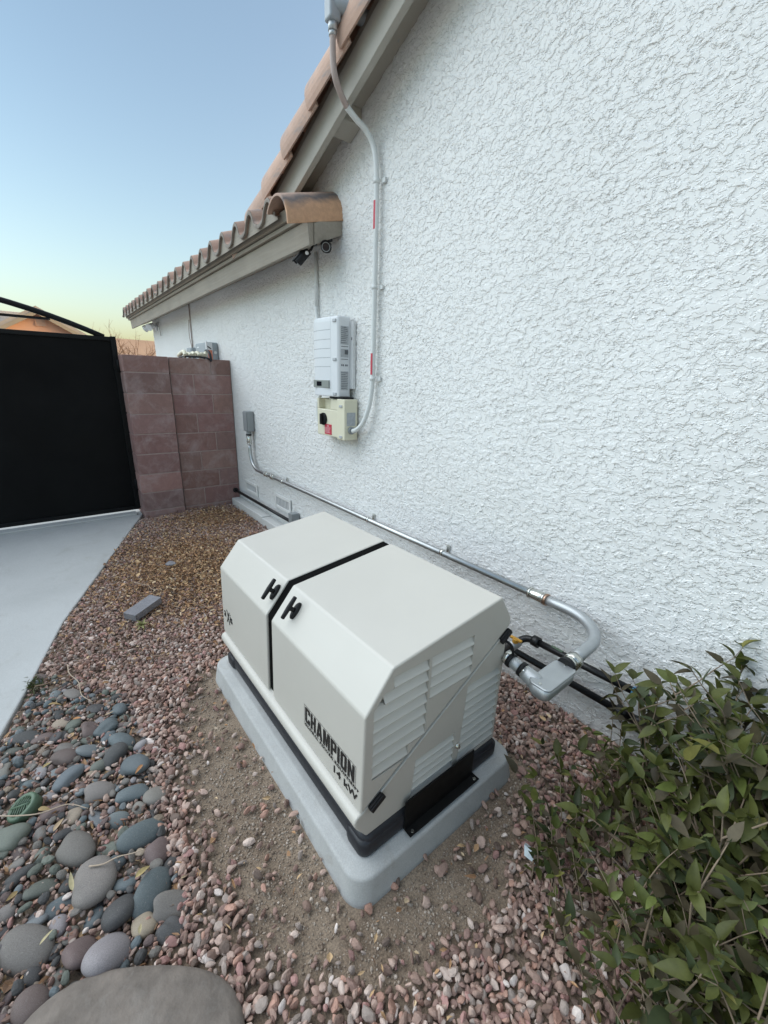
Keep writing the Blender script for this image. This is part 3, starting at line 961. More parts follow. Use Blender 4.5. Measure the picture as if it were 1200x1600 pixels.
    m = MB(); m.tube([(XN-0.006, -0.839, 0.296), (XN+0.004, -0.839, 0.296)], 0.010, 16); m.tube([(XN+0.004, -0.839, 0.296), (XN+0.010, -0.839, 0.296)], 0.0065, 6, smooth=False)
    m.build('bolt', MT['zinc'], gen)
    # black bumper rail round the foot, thicker end blocks, and the bolted end plate
    m = MB()
    rings = []
    for ins, z in ((0.012, 0.106), (0.004, 0.116), (0.0, 0.130), (0.0, 0.170), (0.006, 0.184), (0.016, 0.190)):
        rings.append([(x, y, z) for x, y in rounded_rect(XF-0.004+ins, XN+0.006-ins, -1.262+ins, -0.592-ins, 0.035)])
    loft(m, rings)
    m.build('bumper', MT['black_rail'], gen)
    for xa, xb in ((XF-0.008, XF+0.10), (XN-0.10, XN+0.010)):
        m = MB()
        rings = []
        for ins, z in ((0.010, 0.1062), (0.002, 0.114), (0.0, 0.126), (0.0, 0.160), (0.008, 0.172)):
            rings.append([(x, y, z) for x, y in rounded_rect(xa+ins, xb-ins, -1.270+ins, -0.586-ins, 0.03)])
        loft(m, rings)
        m.build('foot_block', MT['black_rail'], gen)
    m = MB()
    m.box((XN-0.02, -1.098, 0.108), (XN+0.045, -0.742, 0.1125))
    m.box((XN+0.0105, -1.10, 0.1125), (XN+0.016, -0.752, 0.235))
    m.build('mounting_plate', MT['black_gloss'], gen, bevel=0.002)
    for y in (-1.080, -0.760):
        m = MB(); m.tube([(XN+0.034, y, 0.112), (XN+0.034, y, 0.116)], 0.0062, 12)
        m.build('plate_bolt', MT['zinc'], gen)
    # latches: an oval foot on the sloping face, a stem and a T bar
    s = Vector((0, 0.098, 0.123)).normalized(); n = Vector((0, -0.123, 0.098)).normalized()
    for x in (-1.440, -1.262):
        base_p = Vector((x, -1.205, 0.7305))
        m = MB()
        rings = []
        for hh, k in ((-0.002, 1.0), (0.008, 1.0), (0.012, 0.88), (0.013, 0.5)):
            ring = []
            for i in range(24):
                a = 2*PI*i/24
                ring.append(base_p+n*hh+Vector((1, 0, 0))*(0.0135*k*math.cos(a))+s*(0.034*k*math.sin(a)))
            rings.append(ring)
        loft(m, rings)
        f = m.build('latch', MT['black_plastic'], gen)
        m = MB()
        m.tube([base_p+n*0.010, base_p+n*0.032+Vector((-0.004, 0, 0))], 0.009, 12)
        tb = base_p+n*0.036+Vector((-0.004, 0, 0))
        m.tube([tb-s*0.046, tb-s*0.044, tb-s*0.02, tb, tb+s*0.02, tb+s*0.044, tb+s*0.046], [0.004, 0.0078, 0.0088, 0.0095, 0.0088, 0.0078, 0.004], 12)
        m.build('handle', MT['black_plastic'], f)
    # lettering on the front: the framed wordmark, the small line under it, the rating and the model name
    yf = -1.2635
    def yy(z): return -1.262-0.010*(0.659-z)/0.355-0.0010
    m = MB()
    x, z0, z1 = -1.092, 0.393, 0.456
    widths = {'C': .034, 'H': .034, 'A': .038, 'M': .042, 'P': .034, 'I': .0130, 'O': .034, 'N': .036}
    gap = 0.0058
    for ch in 'CHAMPION':
        w = widths[ch]
        for piece in BLOCK[ch]:
            V = [(x+u*w, yy(z0+v*(z1-z0))-0.0006, z0+v*(z1-z0)) for u, v in piece]
            m.add(V, [tuple(range(len(V)))])
        x += w+gap
    xe = x-gap
    fx0, fx1, fz0, fz1, tk = -1.099, xe+0.007, 0.388, 0.4615, 0.0014
    def strip(xa, xb, za, zb):
        m.add([(xa, yy(za)-0.0004, za), (xb, yy(za)-0.0004, za), (xb, yy(zb)-0.0004, zb), (xa, yy(zb)-0.0004, zb)], [(0, 1, 2, 3)])
    strip(fx0, fx1, fz1-tk, fz1); strip(fx0, fx1, fz0, fz0+tk*0.7); strip(fx0, fx0+tk, fz0, fz1); strip(fx1-tk, fx1, fz0, fz1)
    strip(fx0, fx0+tk, 0.374, fz0); strip(fx1-tk, fx1, 0.374, fz0); strip(fx0, fx1, 0.374, 0.375)
    m.build('wordmark', MT['ink'], gen)
    ux, uz = (1, 0, 0), (0, 0.028, 1)
    lettering('GLOBAL POWER EQUIPMENT', 'small_lettering', (-1.094, yy(0.377), 0.3772), ux, uz, 0.0125, MT['ink'], gen, 1.30*(xe+1.094)/0.222*1.02, 0.0, 1.12)
    lettering('14 kW', 'rating_lettering', (-0.908, yy(0.337), 0.337), ux, uz, 0.037, MT['ink'], gen, 1.28, 0.022, 1.08)
    lettering('a', 'model_lettering', (-1.940, yy(0.405), 0.405), ux, uz, 0.064, MT['ink'], gen, 0.95, 0.012)
    lettering('X', 'model_lettering', (-1.905, yy(0.385), 0.385), ux, uz, 0.098, MT['ink'], gen, 0.62, 0.002)
    lettering('is', 'model_lettering', (-1.862, yy(0.405), 0.405), ux, uz, 0.064, MT['ink'], gen, 1.0, 0.008)
build_generator()

# ------------------------------------------------------------------ conduits, pipes and boxes on the wall
def ring_band(m, p, direction, r, half, seg=16):
    d = Vector(direction).normalized(); p = Vector(p)
    m.tube([p-d*half, p-d*half*0.96, p+d*half*0.96, p+d*half], [r*0.9, r, r, r*0.9], seg)

def build_metal_conduit():
    t = thing('metal_conduit', 'long galvanised steel conduit running low along the wall behind the generator', 'conduit', (-0.92, -0.05, 0.565))
    z, y, r = 0.567, -0.055, 0.0185
    m = MB()
    run = [(-4.625, y, 0.83), (-4.623, y, 0.79)]
    run += arc((-4.423, y, 0.775), 0.200, PI, 1.5*PI, (1, 0, 0), (0, 0, 1), 12)[1:]
    run += [(-4.2, y, 0.575), (-3.6, y, 0.574), (-2.5, y, 0.571), (-0.93, y, z)]
    m.tube(run, r, 14)
    m.build('straight_run', MT['steel'], t)
    # the fat bend that comes off the wall
    m = MB()
    R = 0.024
    bend = [(-0.93, y, z), (-0.83, y, z)]
    bend += arc((-0.805, -0.270, z), 0.215, 0, PI/2, (0, 1, 0), (1, 0, 0), 14)
    bend += [(-0.588, -0.345, z), (-0.584, -0.395, z)]
    m.tube(bend, R, 16)
    m.build('bend', MT['cast'], t)
    def coupling(p, d, r0, mat_=MT['zinc'], half=0.035, screws=True):
        m = MB()
        ring_band(m, p, d, r0+0.006, half)
        dv = Vector(d).normalized()
        for s in (-1, 1):
            ring_band(m, Vector(p)+dv*(half*0.82*s), d, r0+0.009, 0.005)
        if screws:
            side = Vector((0, -1, 0.25)).normalized()
            for s in (-0.4, 0.4):
                c = Vector(p)+dv*(half*s)
                m.tube([c+side*r0, c+side*(r0+0.014)], 0.005, 8)
        m.build('coupling', mat_, t)
    coupling((-4.626, y, 0.89), (0, 0, 1), r, half=0.05)
    coupling((-4.19, y, 0.5755), (1, 0, 0), r)
    coupling((-4.03, y, 0.575), (1, 0, 0), r, half=0.028)
    coupling((-0.955, y, z), (1, 0, 0), 0.0205, half=0.045)
    m = MB(); ring_band(m, (-0.905, y, z), (1, 0, 0), 0.030, 0.006); m.build('ground_ring', MT['copper'], t)
    for x in (-3.80, -2.36, -1.6):
        m = MB()
        ring_band(m, (x, y, 0.572), (1, 0, 0), r+0.004, 0.010)
        m.box((x-0.010, -0.012, 0.560), (x+0.010, -0.003, 0.612))
        m.build('strap', MT['zinc'], t)
    # threaded connector at the body
    m = MB()
    ring_band(m, (-0.583, -0.408, z), (0, 1, 0), 0.033, 0.018, 8)
    ring_band(m, (-0.583, -0.436, z), (0, 1, 0), 0.0285, 0.016)
    m.build('connector', MT['zinc'], t)
    m = MB(); ring_band(m, (-0.583, -0.455, z), (0, 1, 0), 0.034, 0.008); m.build('sealing_ring', MT['black_plastic'], t)
    # condulet body lying flat, cover up
    zb = 0.548
    m = MB()
    bx0, bx1, by0, by1 = -0.622, -0.542, -0.648, -0.455
    rings = []
    for ins, zz in ((0.022, zb-0.034), (0.006, zb-0.026), (0.0, zb-0.010), (0.0, zb+0.022)):
        rings.append([(x, yy_, zz) for x, yy_ in rounded_rect(bx0+ins, bx1-ins, by0+ins, by1-ins, 0.024)])
    loft(m, rings)
    m.build('condulet_body', MT['cast'], t)
    m = MB()
    rings = []
    for ins, zz in ((-0.002, zb+0.0222), (-0.002, zb+0.026), (0.002, zb+0.028)):
        rings.append([(x, yy_, zz) for x, yy_ in rounded_rect(bx0+ins, bx1-ins, by0+ins, by1-ins, 0.022)])
    loft(m, rings)
    m.build('condulet_cover', MT['cast'], t)
    for yy_ in (by0+0.014, by1-0.014):
        m = MB(); m.tube([((bx0+bx1)/2, yy_, zb+0.028), ((bx0+bx1)/2, yy_, zb+0.0305)], 0.005, 8); m.build('cover_screw', MT['zinc'], t)
    m = MB()
    m.tube([(-0.662, -0.605, 0.562), (-0.650, -0.605, 0.560), (-0.622, -0.605, 0.552), (-0.585, -0.605, zb)], [0.027, 0.028, 0.031, 0.026], 16)
    m.build('hub', MT['cast'], t)
    m = MB()
    m.tube([(-0.745, -0.602, 0.578), (-0.660, -0.605, 0.562)], 0.0225, 16)
    m.build('nipple', MT['cast'], t)
    for x in (-0.722, -0.672):
        m = MB(); ring_band(m, (x, -0.603, 0.5625+(-0.66-x)*0.19), (1, -0.03, -0.19), 0.0285, 0.0075); m.build('sealing_ring', MT['black_plastic'], t)
    m = MB(); ring_band(m, (-0.660, -0.605, 0.562), (1, 0, -0.19), 0.0275, 0.006, 8); m.build('lock_nut', MT['zinc'], t)
    m = MB()
    ring_band(m, (-0.738, -0.602, 0.577), (1, 0.0, -0.19), 0.0275, 0.010, 6)
    m.build('lock_nut', MT['zinc'], t)
    return t
build_metal_conduit()

def build_end_box():
    t = thing('conduit_box', 'small grey pull box on the wall at the far end of the steel conduit', 'electrical box', (-4.63, -0.06, 0.95))
    m = MB()
    V = rounded_rect(-4.685, -4.570, -0.085, -0.004, 0.015, 4)
    rings = [[(x, y, 0.985) for x, y in V], [(x, y, 1.205) for x, y in V]]
    loft(m, rings, smooth=False)
    m.build('box_body', MT['grey_box'], t, bevel=0.006)
    m = MB(); m.box((-4.680, -0.091, 0.992), (-4.575, -0.0855, 1.198)); m.build('cover_plate', MT['grey_box'], t, bevel=0.003)
    m = MB(); m.tube([(-4.627, -0.055, 0.94), (-4.627, -0.050, 0.986)], 0.028, 14); m.build('hub', MT['grey_box'], t)
    m = MB(); ring_band(m, (-4.627, -0.055, 0.948), (0, 0, 1), 0.031, 0.008); m.build('sealing_ring', MT['black_plastic'], t)
build_end_box()

def build_gas():
    t = thing('gas_pipe', 'black iron gas pipe running along the foot of the wall to the yellow valve', 'pipe', (-2.5, -0.06, 0.2))
    y = -0.06
    m = MB(); m.tube([(-5.19, y, 0.186), (-3.62, y, 0.196)], 0.0165, 12); m.tube([(-3.62, y, 0.196), (-0.50, y, 0.208)], 0.0165, 12)
    m.build('long_pipe', MT['gas'], t)
    m = MB(); ring_band(m, (-5.185, y, 0.186), (1, 0, 0), 0.030, 0.02); m.build('wall_collar', MT['gas'], t)
    m = MB(); m.box((-3.625, -0.095, 0.19), (-3.555, -0.012, 0.30)); m.build('pipe_bracket', MT['grey_box'], t, bevel=0.004)
    # return leg up to the valve
    z = 0.345
    m = MB()
    m.tube([(-0.42, y-0.01, z), (-0.93, y-0.03, z)], 0.0165, 12)
    m.build('return_pipe', MT['gas'], t)
    m = MB()
    pts = [(-0.50, y, 0.208), (-0.44, y, 0.209)]+arc((-0.44, y, 0.276), 0.067, -PI/2, PI/2, (1, 0, 0), (0, 0, 1), 8)
    m.tube(pts, 0.0205, 12)
    ring_band(m, (-0.49, y, 0.208), (1, 0, 0), 0.027, 0.016); ring_band(m, (-0.435, y, 0.344), (1, 0, 0), 0.027, 0.016)
    m.build('return_elbow', MT['gas'], t)
    m = MB(); ring_band(m, (-0.455, y-0.01, z), (1, 0, 0), 0.0185, 0.007); m.build('blue_tape', MT['tape'], t)
    m = MB()
    pts = [(-0.90, y-0.03, z), (-0.935, y-0.03, z-0.004), (-0.965, y-0.045, z-0.012), (-0.985, -0.16, z-0.035), (-0.98, -0.26, z-0.04), (-0.95, -0.46, z-0.02), (-0.93, -0.60, z)]
    m.tube(smooth_path(pts, 5), 0.0175, 12)
    ring_band(m, (-0.905, y-0.03, z), (1, 0, 0), 0.027, 0.018)
    m.build('riser_elbow', MT['gas'], t)
    m = MB(); ring_band(m, (-0.80, y-0.022, z), (1, 0, 0), 0.0172, 0.03); m.build('green_print', MT['drain'], t)
    # valve with its handle
    m = MB()
    ring_band(m, (-0.984, -0.155, z-0.034), (0.1, 1, 0.2), 0.026, 0.034, 8)
    m.build('valve_body', MT['cast'], t)
    m = MB()
    c = Vector((-0.972, -0.165, z-0.012))
    m.tube([c, c+Vector((0, 0, 0.022))], 0.016, 8, smooth=False)
    m.box(c+Vector((-0.030, -0.008, 0.014)), c+Vector((0.034, 0.008, 0.026)))
    m.build('valve_handle', MT['brass'], t, bevel=0.003)
build_gas()

def build_small_cable_at_generator():
    m = MB()
    pts = [(-0.748, -0.622, 0.655), (-0.725, -0.61, 0.64), (-0.715, -0.605, 0.60), (-0.722, -0.60, 0.56)]
    m.tube(smooth_path(pts, 6), 0.005, 8)
    o = m.build('cable', MT['black_plastic'])
    tag(o, 'thin black cable looping from the generator end beside the yellow valve', 'cable')
build_small_cable_at_generator()

def build_white_conduit():
    t = thing('wall_conduit', 'pale painted conduit rising up the wall from the cream switch box, with red stickers', 'conduit', (-2.37, -0.035, 1.58))
    m = MB()
    top = [(-2.368, -0.035, 2.60), (-2.374, -0.035, 2.74), (-2.386, -0.036, 2.826), (-2.404, -0.045, 2.893), (-2.420, -0.085, 2.952), (-2.425, -0.15, 2.984), (-2.428, -0.212, 3.02)]
    low = [(-2.545, -0.075, 1.207), (-2.50, -0.07, 1.222), (-2.435, -0.06, 1.28), (-2.392, -0.046, 1.39), (-2.376, -0.038, 1.50), (-2.371, -0.035, 1.60)]
    m.tube(smooth_path(low, 6)[:-1]+smooth_path([(-2.371, -0.035, 1.60), (-2.368, -0.035, 2.1), (-2.368, -0.035, 2.60)], 3)[:-1]+smooth_path(top, 6), 0.0165, 14)
    m.build('riser', MT['pvc'], t)
    m = MB()
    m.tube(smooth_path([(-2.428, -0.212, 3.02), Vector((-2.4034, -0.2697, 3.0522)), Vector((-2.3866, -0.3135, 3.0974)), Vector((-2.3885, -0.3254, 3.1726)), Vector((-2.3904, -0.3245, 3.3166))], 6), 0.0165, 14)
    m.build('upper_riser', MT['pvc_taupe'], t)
    for z in (2.70, 2.13, 1.575):
        m = MB(); ring_band(m, (-2.371, -0.035, z), (0, 0, 1), 0.020, 0.012); m.box((-2.345, -0.016, z-0.012), (-2.315, -0.003, z+0.012))
        m.build('strap', MT['pvc'], t)
    for z0, z1 in ((2.45, 2.60), (1.60, 1.735)):
        m = MB()
        V = []
        for z in (z0, z1):
            for k in range(7):
                a = math.radians(200+k*18)
                V.append((-2.3695+0.0172*math.cos(a), -0.035+0.0172*math.sin(a), z))
        m.add(V, [(k, k+1, 8+k, 7+k) for k in range(6)], smooth=True)
        m.build('red_sticker', MT['red_label'], t)
    m = MB()
    ring_band(m, Vector((-2.3904, -0.3245, 3.3022)), (0, 0, 1), 0.024, 0.02); ring_band(m, Vector((-2.3904, -0.3245, 3.2734)), (0, 0, 1), 0.021, 0.012, 8)
    m.build('connector', MT['cast'], t)
    m = MB()
    o_ = Vector((-2.3904, -0.3245, 3.3166))
    m.box(o_+Vector((-0.032, -0.034, 0)), o_+Vector((0.032, 0.034, 0.17)))
    m.build('condulet', MT['grey_panel'], t, bevel=0.012, seg=3)
    m = MB()
    m.tube([o_+Vector((0, 0, 0.075)), o_+Vector((0.02, 0.03, 0.068)), o_+Vector((0.17, 0.31, -0.005))], 0.034, 14)
    m.build('side_leg', MT['grey_panel'], t)
build_white_conduit()

def build_inverter():
    t = thing('solar_inverter', 'white ribbed solar inverter with a small dark display on the stucco wall', 'inverter', (-2.82, -0.07, 1.45))
    x0, x1, z0, z1 = -2.995, -2.655, 1.442, 1.985
    m = MB()
    def sect(n=16):
        pts = [(x1, -0.028), (x1, -0.118)]
        pts.append((x1-0.012, -0.130)); pts.append((x1-0.088, -0.134))
        for k in range(n+1):
            u = k/n
            pts.append((x1-0.092-(x1-0.092-x0)*u, -0.134-0.012*math.sin(PI*min(1, u*0.9+0.05))+0.03*max(0, u-0.75)))
        pts.append((x0, -0.028))
        return pts
    S = sect()
    n = len(S)
    rings = []
    for z, k in ((z0, 0.985), (z0+0.008, 1.0), (z1-0.03, 1.0), (z1-0.010, 0.985), (z1, 0.955)):
        rings.append([((x-(x0+x1)/2)*k+(x0+x1)/2, -0.028+(y+0.028)*k, z) for x, y in S])
    loft(m, rings, smooth=False)
    m.build('housing', MT['white_plastic'], t, bevel=0.004)
    for z in (1.90, 1.837, 1.775, 1.713, 1.651):
        m = MB()
        P = [p for p in S if p[0] < x1-0.0915 and p[1] < -0.05]
        V = [(x, y-0.0005, z-0.0022) for x, y in P]+[(x, y-0.0005, z+0.0022) for x, y in P]
        m.add(V, [(k, k+1, len(P)+k+1, len(P)+k) for k in range(len(P)-1)])
        m.build('groove', MT['grey_print'], t)
    m = MB(); m.box((-2.975, -0.1492, 1.502), (-2.757, -0.133, 1.556)); m.build('display_surround', MT['display'], t, bevel=0.002)
    m = MB(); m.box((-2.925, -0.1505, 1.514), (-2.855, -0.1490, 1.546)); m.build('screen', MT['screen'], t)
    for z in (1.955, 1.70, 1.462):
        m = MB(); m.box((x1-0.062, -0.139, z-0.010), (x1-0.020, -0.130, z+0.010)); m.build('screw_recess', MT['grey_print'], t, bevel=0.003)
    # printed plates on its right-hand side
    for (za, zb, mt) in ((1.80, 1.92, 'grey_print'), (1.715, 1.77, 'grey_print'), (1.49, 1.62, 'grey_print')):
        m = MB(); m.box((x1-0.001, -0.108, za), (x1+0.0008, -0.042, zb)); m.build('side_label', MT[mt], t)
    m = MB()
    for z in (1.912, 1.90, 1.888, 1.876, 1.862, 1.85, 1.838, 1.826, 1.812):
        m.box((x1+0.0008, -0.104, z-0.0018), (x1+0.0014, -0.046-random.uniform(0, 0.02), z+0.0018))
    for z in (1.61, 1.598, 1.586, 1.574, 1.562, 1.55, 1.538, 1.526, 1.514, 1.502):
        m.box((x1+0.0008, -0.104, z-0.0018), (x1+0.0014, -0.046-random.uniform(0, 0.02), z+0.0018))
    m.box((x1, -0.104, 1.785), (x1+0.0014, -0.046, 1.789)); m.box((x1, -0.104, 1.700), (x1+0.0014, -0.046, 1.704))
    m.box((x1+0.0008, -0.075, 1.735), (x1+0.0014, -0.046, 1.765))
    for y in (-0.098, -0.085, -0.066, -0.054):
        m.box((x1, y-0.004, 1.655), (x1+0.0014, y+0.004, 1.668))
    m.build('side_print', MT['dark_print'], t)['kind'] = 'stuff'
    m = MB()
    m.box((-2.96, -0.027, 1.50), (-2.618, -0.020, 1.955)); m.box((-2.624, -0.020, 1.50), (-2.618, -0.004, 1.955))
    m.box((-2.96, -0.020, 1.52), (-2.94, -0.004, 1.93))
    m.build('mounting_bracket', MT['white_metal'], t, bevel=0.001)
    m = MB(); m.box((-2.640, -0.0278, 1.832), (-2.632, -0.0268, 1.850)); m.build('bracket_slot', MT['black_plastic'], t)
build_inverter()

def build_switch():
    t = thing('switch_box', 'cream safety switch box with a black rotary knob under the white inverter', 'switch box', (-2.76, -0.07, 1.14))
    x0, x1, z0, z1 = -2.990, -2.575, 1.142, 1.428
    m = MB()
    m.box((x0, -0.112, z0), (x1-0.10, -0.012, z1-0.085)); m.box((x1-0.1005, -0.128, z0-0.006), (x1, -0.012, z1))
    m.box((x0, -0.112, z1-0.0855), (x0+0.028, -0.012, z1-0.005)); m.box((x0+0.2, -0.1125, z1-0.0853), (x1-0.1, -0.012, z1-0.004))
    m.build('housing', MT['cream'], t, bevel=0.006)
    m = MB(); m.box((x0+0.028, -0.060, z1-0.086), (x0+0.20, -0.012, z1-0.012)); m.build('recess', MT['cream'], t)
    m = MB(); m.tube([(-2.80, -0.06, z1-0.035), (-2.80, -0.06, z1+0.016)], 0.017, 12); m.tube([(-2.745, -0.06, z1-0.02), (-2.745, -0.06, z1+0.016)], 0.016, 12)
    m.build('cable_gland', MT['black_plastic'], t)
    m = MB(); m.box((-2.78, -0.125, z1+0.001), (-2.60, -0.03, z1+0.013)); m.build('gasket', MT['black_plastic'], t)
    m = MB()
    c = Vector((-2.888, -0.112, 1.268))
    m.tube([c, c+Vector((0, -0.012, 0))], 0.047, 24); m.tube([c+Vector((0, -0.012, 0)), c+Vector((0, -0.016, 0))], 0.038, 24)
    m.box(c+Vector((-0.012, -0.034, -0.04)), c+Vector((0.012, -0.015, 0.04)))
    m.build('knob', MT['black_plastic'], t, bevel=0.003)
    m = MB(); m.box((-2.875, -0.1145, 1.155), (-2.775, -0.1115, 1.232)); lab = m.build('warning_label', MT['red_label'], t)
    m = MB()
    for k, z in enumerate((1.205, 1.196, 1.187, 1.178, 1.169)):
        m.box((-2.868, -0.1152, z-0.0018), (-2.785-random.uniform(0, 0.02), -0.1144, z+0.0018))
    m.add([(-2.84, -0.1152, 1.214), (-2.81, -0.1152, 1.214), (-2.825, -0.1152, 1.228)], [(0, 1, 2)])
    m.build('label_print', MT['pale_print'], lab)
    for z in (1.378, 1.158):
        m = MB(); m.box((x1-0.066, -0.134, z-0.009), (x1-0.028, -0.127, z+0.009)); m.build('screw_recess', MT['grey_print'], t, bevel=0.003)
    m = MB(); m.box((x1-0.001, -0.108, 1.24), (x1+0.001, -0.034, 1.335)); m.build('side_label', MT['grey_print'], t)
    m = MB(); ring_band(m, (x1+0.005, -0.072, 1.207), (1, 0, 0), 0.027, 0.012); m.build('gland', MT['grey_box'], t)
build_switch()

def build_flex():
    m = MB()
    m.tube(smooth_path([(-2.985, -0.075, 1.455), (-3.02, -0.075, 1.42), (-3.045, -0.075, 1.34), (-3.035, -0.075, 1.25), (-3.0, -0.072, 1.205), (-2.985, -0.07, 1.20)], 7), 0.0145, 12)
    o = m.build('flexible_conduit', MT['pvc'])
    tag(o, 'short white flexible conduit looping from the inverter to the left side of the cream box', 'conduit')
    m = MB()
    m.tube([(-3.135, -0.018, 2.47), (-3.135, -0.018, 2.10)], 0.0125, 10)
    m.tube(smooth_path([(-3.135, -0.018, 2.10), (-3.13, -0.022, 2.04), (-3.05, -0.05, 1.96), (-2.98, -0.05, 1.93)], 5), 0.0125, 10)
    ring_band(m, (-3.135, -0.018, 2.25), (0, 0, 1), 0.016, 0.012)
    o = m.build('thin_conduit', MT['pvc'])
    tag(o, 'thin pale conduit between the eave and the top of the white inverter', 'conduit')
    m = MB()
    m.tube([(-6.62, -0.012, 2.55), (-6.64, -0.012, 2.2), (-6.63, -0.014, 1.7)], 0.008, 8)
    m.tube(smooth_path([(-6.63, -0.03, 2.30), (-6.68, -0.03, 2.1), (-6.60, -0.03, 1.9), (-6.62, -0.03, 1.7)], 5), 0.005, 8)
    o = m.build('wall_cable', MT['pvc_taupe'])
    tag(o, 'brown cable dropping from the far eave down behind the block wall', 'cable')
build_flex()

def build_cameras():
    # the one that looks along the driveway, seen from the side
    def camera_thing(label, base, elbow, c, d, length=0.105, r=0.031):
        t = thing('security_camera', label, 'security camera', base, 'security cameras under the tile return')
        base, elbow, c, d = Vector(base), Vector(elbow), Vector(c), Vector(d).normalized()
        m = MB(); m.tube([base, base-Vector((0, 0, 0.012))], 0.030, 16); m.build('mount', MT['black_plastic'], t)
        m = MB(); m.tube([base-Vector((0, 0, 0.01)), elbow, c-d*0.01], 0.0085, 10); m.build('arm', MT['black_plastic'], t)
        a, b = c-d*length*0.45, c+d*length*0.55
        m = MB(); m.tube([a-d*0.004, a, b-d*0.004, b], [r*0.7, r*0.92, r, r], 20); m.build('body', MT['black_plastic'], t)
        upd = (Vector((0, 0, 1))-d*d.z).normalized(); sd = d.cross(upd)
        m = MB()
        V = []
        for q in (a+d*0.02, b+d*0.022):
            for k in range(9):
                an = PI*(0.12+0.76*k/8)
                V.append(q+(sd*math.cos(an)+upd*math.sin(an))*(r+0.004))
        m.add(V, [(k, k+1, 10+k, 9+k) for k in range(8)], smooth=True)
        o = m.build('sun_shield', MT['black_plastic'], t)
        so = o.modifiers.new('thickness', 'SOLIDIFY'); so.thickness = 0.003
        m = MB(); m.tube([b, b+d*0.002], r*0.80, 20); f = m.build('lens_ring', MT['grey_box'], t)
        m = MB(); m.tube([b+d*0.002, b+d*0.0035], r*0.66, 20); m.build('lens', MT['screen'], f)
        return t, a, d, r
    t, a, d, r = camera_thing('black bullet camera pointing down along the wall, under the corner of the tile return', (-2.925, -0.16, 2.463), (-2.925, -0.175, 2.42), (-2.985, -0.205, 2.388), (-0.55, -0.45, -0.62))
    m = MB(); m.tube([a+Vector((0.01, -0.012, -0.018)), a+Vector((0.022, -0.022, -0.022))], 0.012, 10); m.build('sensor', MT['white_plastic'], t)
    camera_thing('round black camera facing out with its pale lens ring showing, nearest the wall', (-2.845, -0.085, 2.487), (-2.845, -0.09, 2.455), (-2.82, -0.115, 2.425), (0.72, -0.52, -0.18), 0.08, 0.036)
build_cameras()

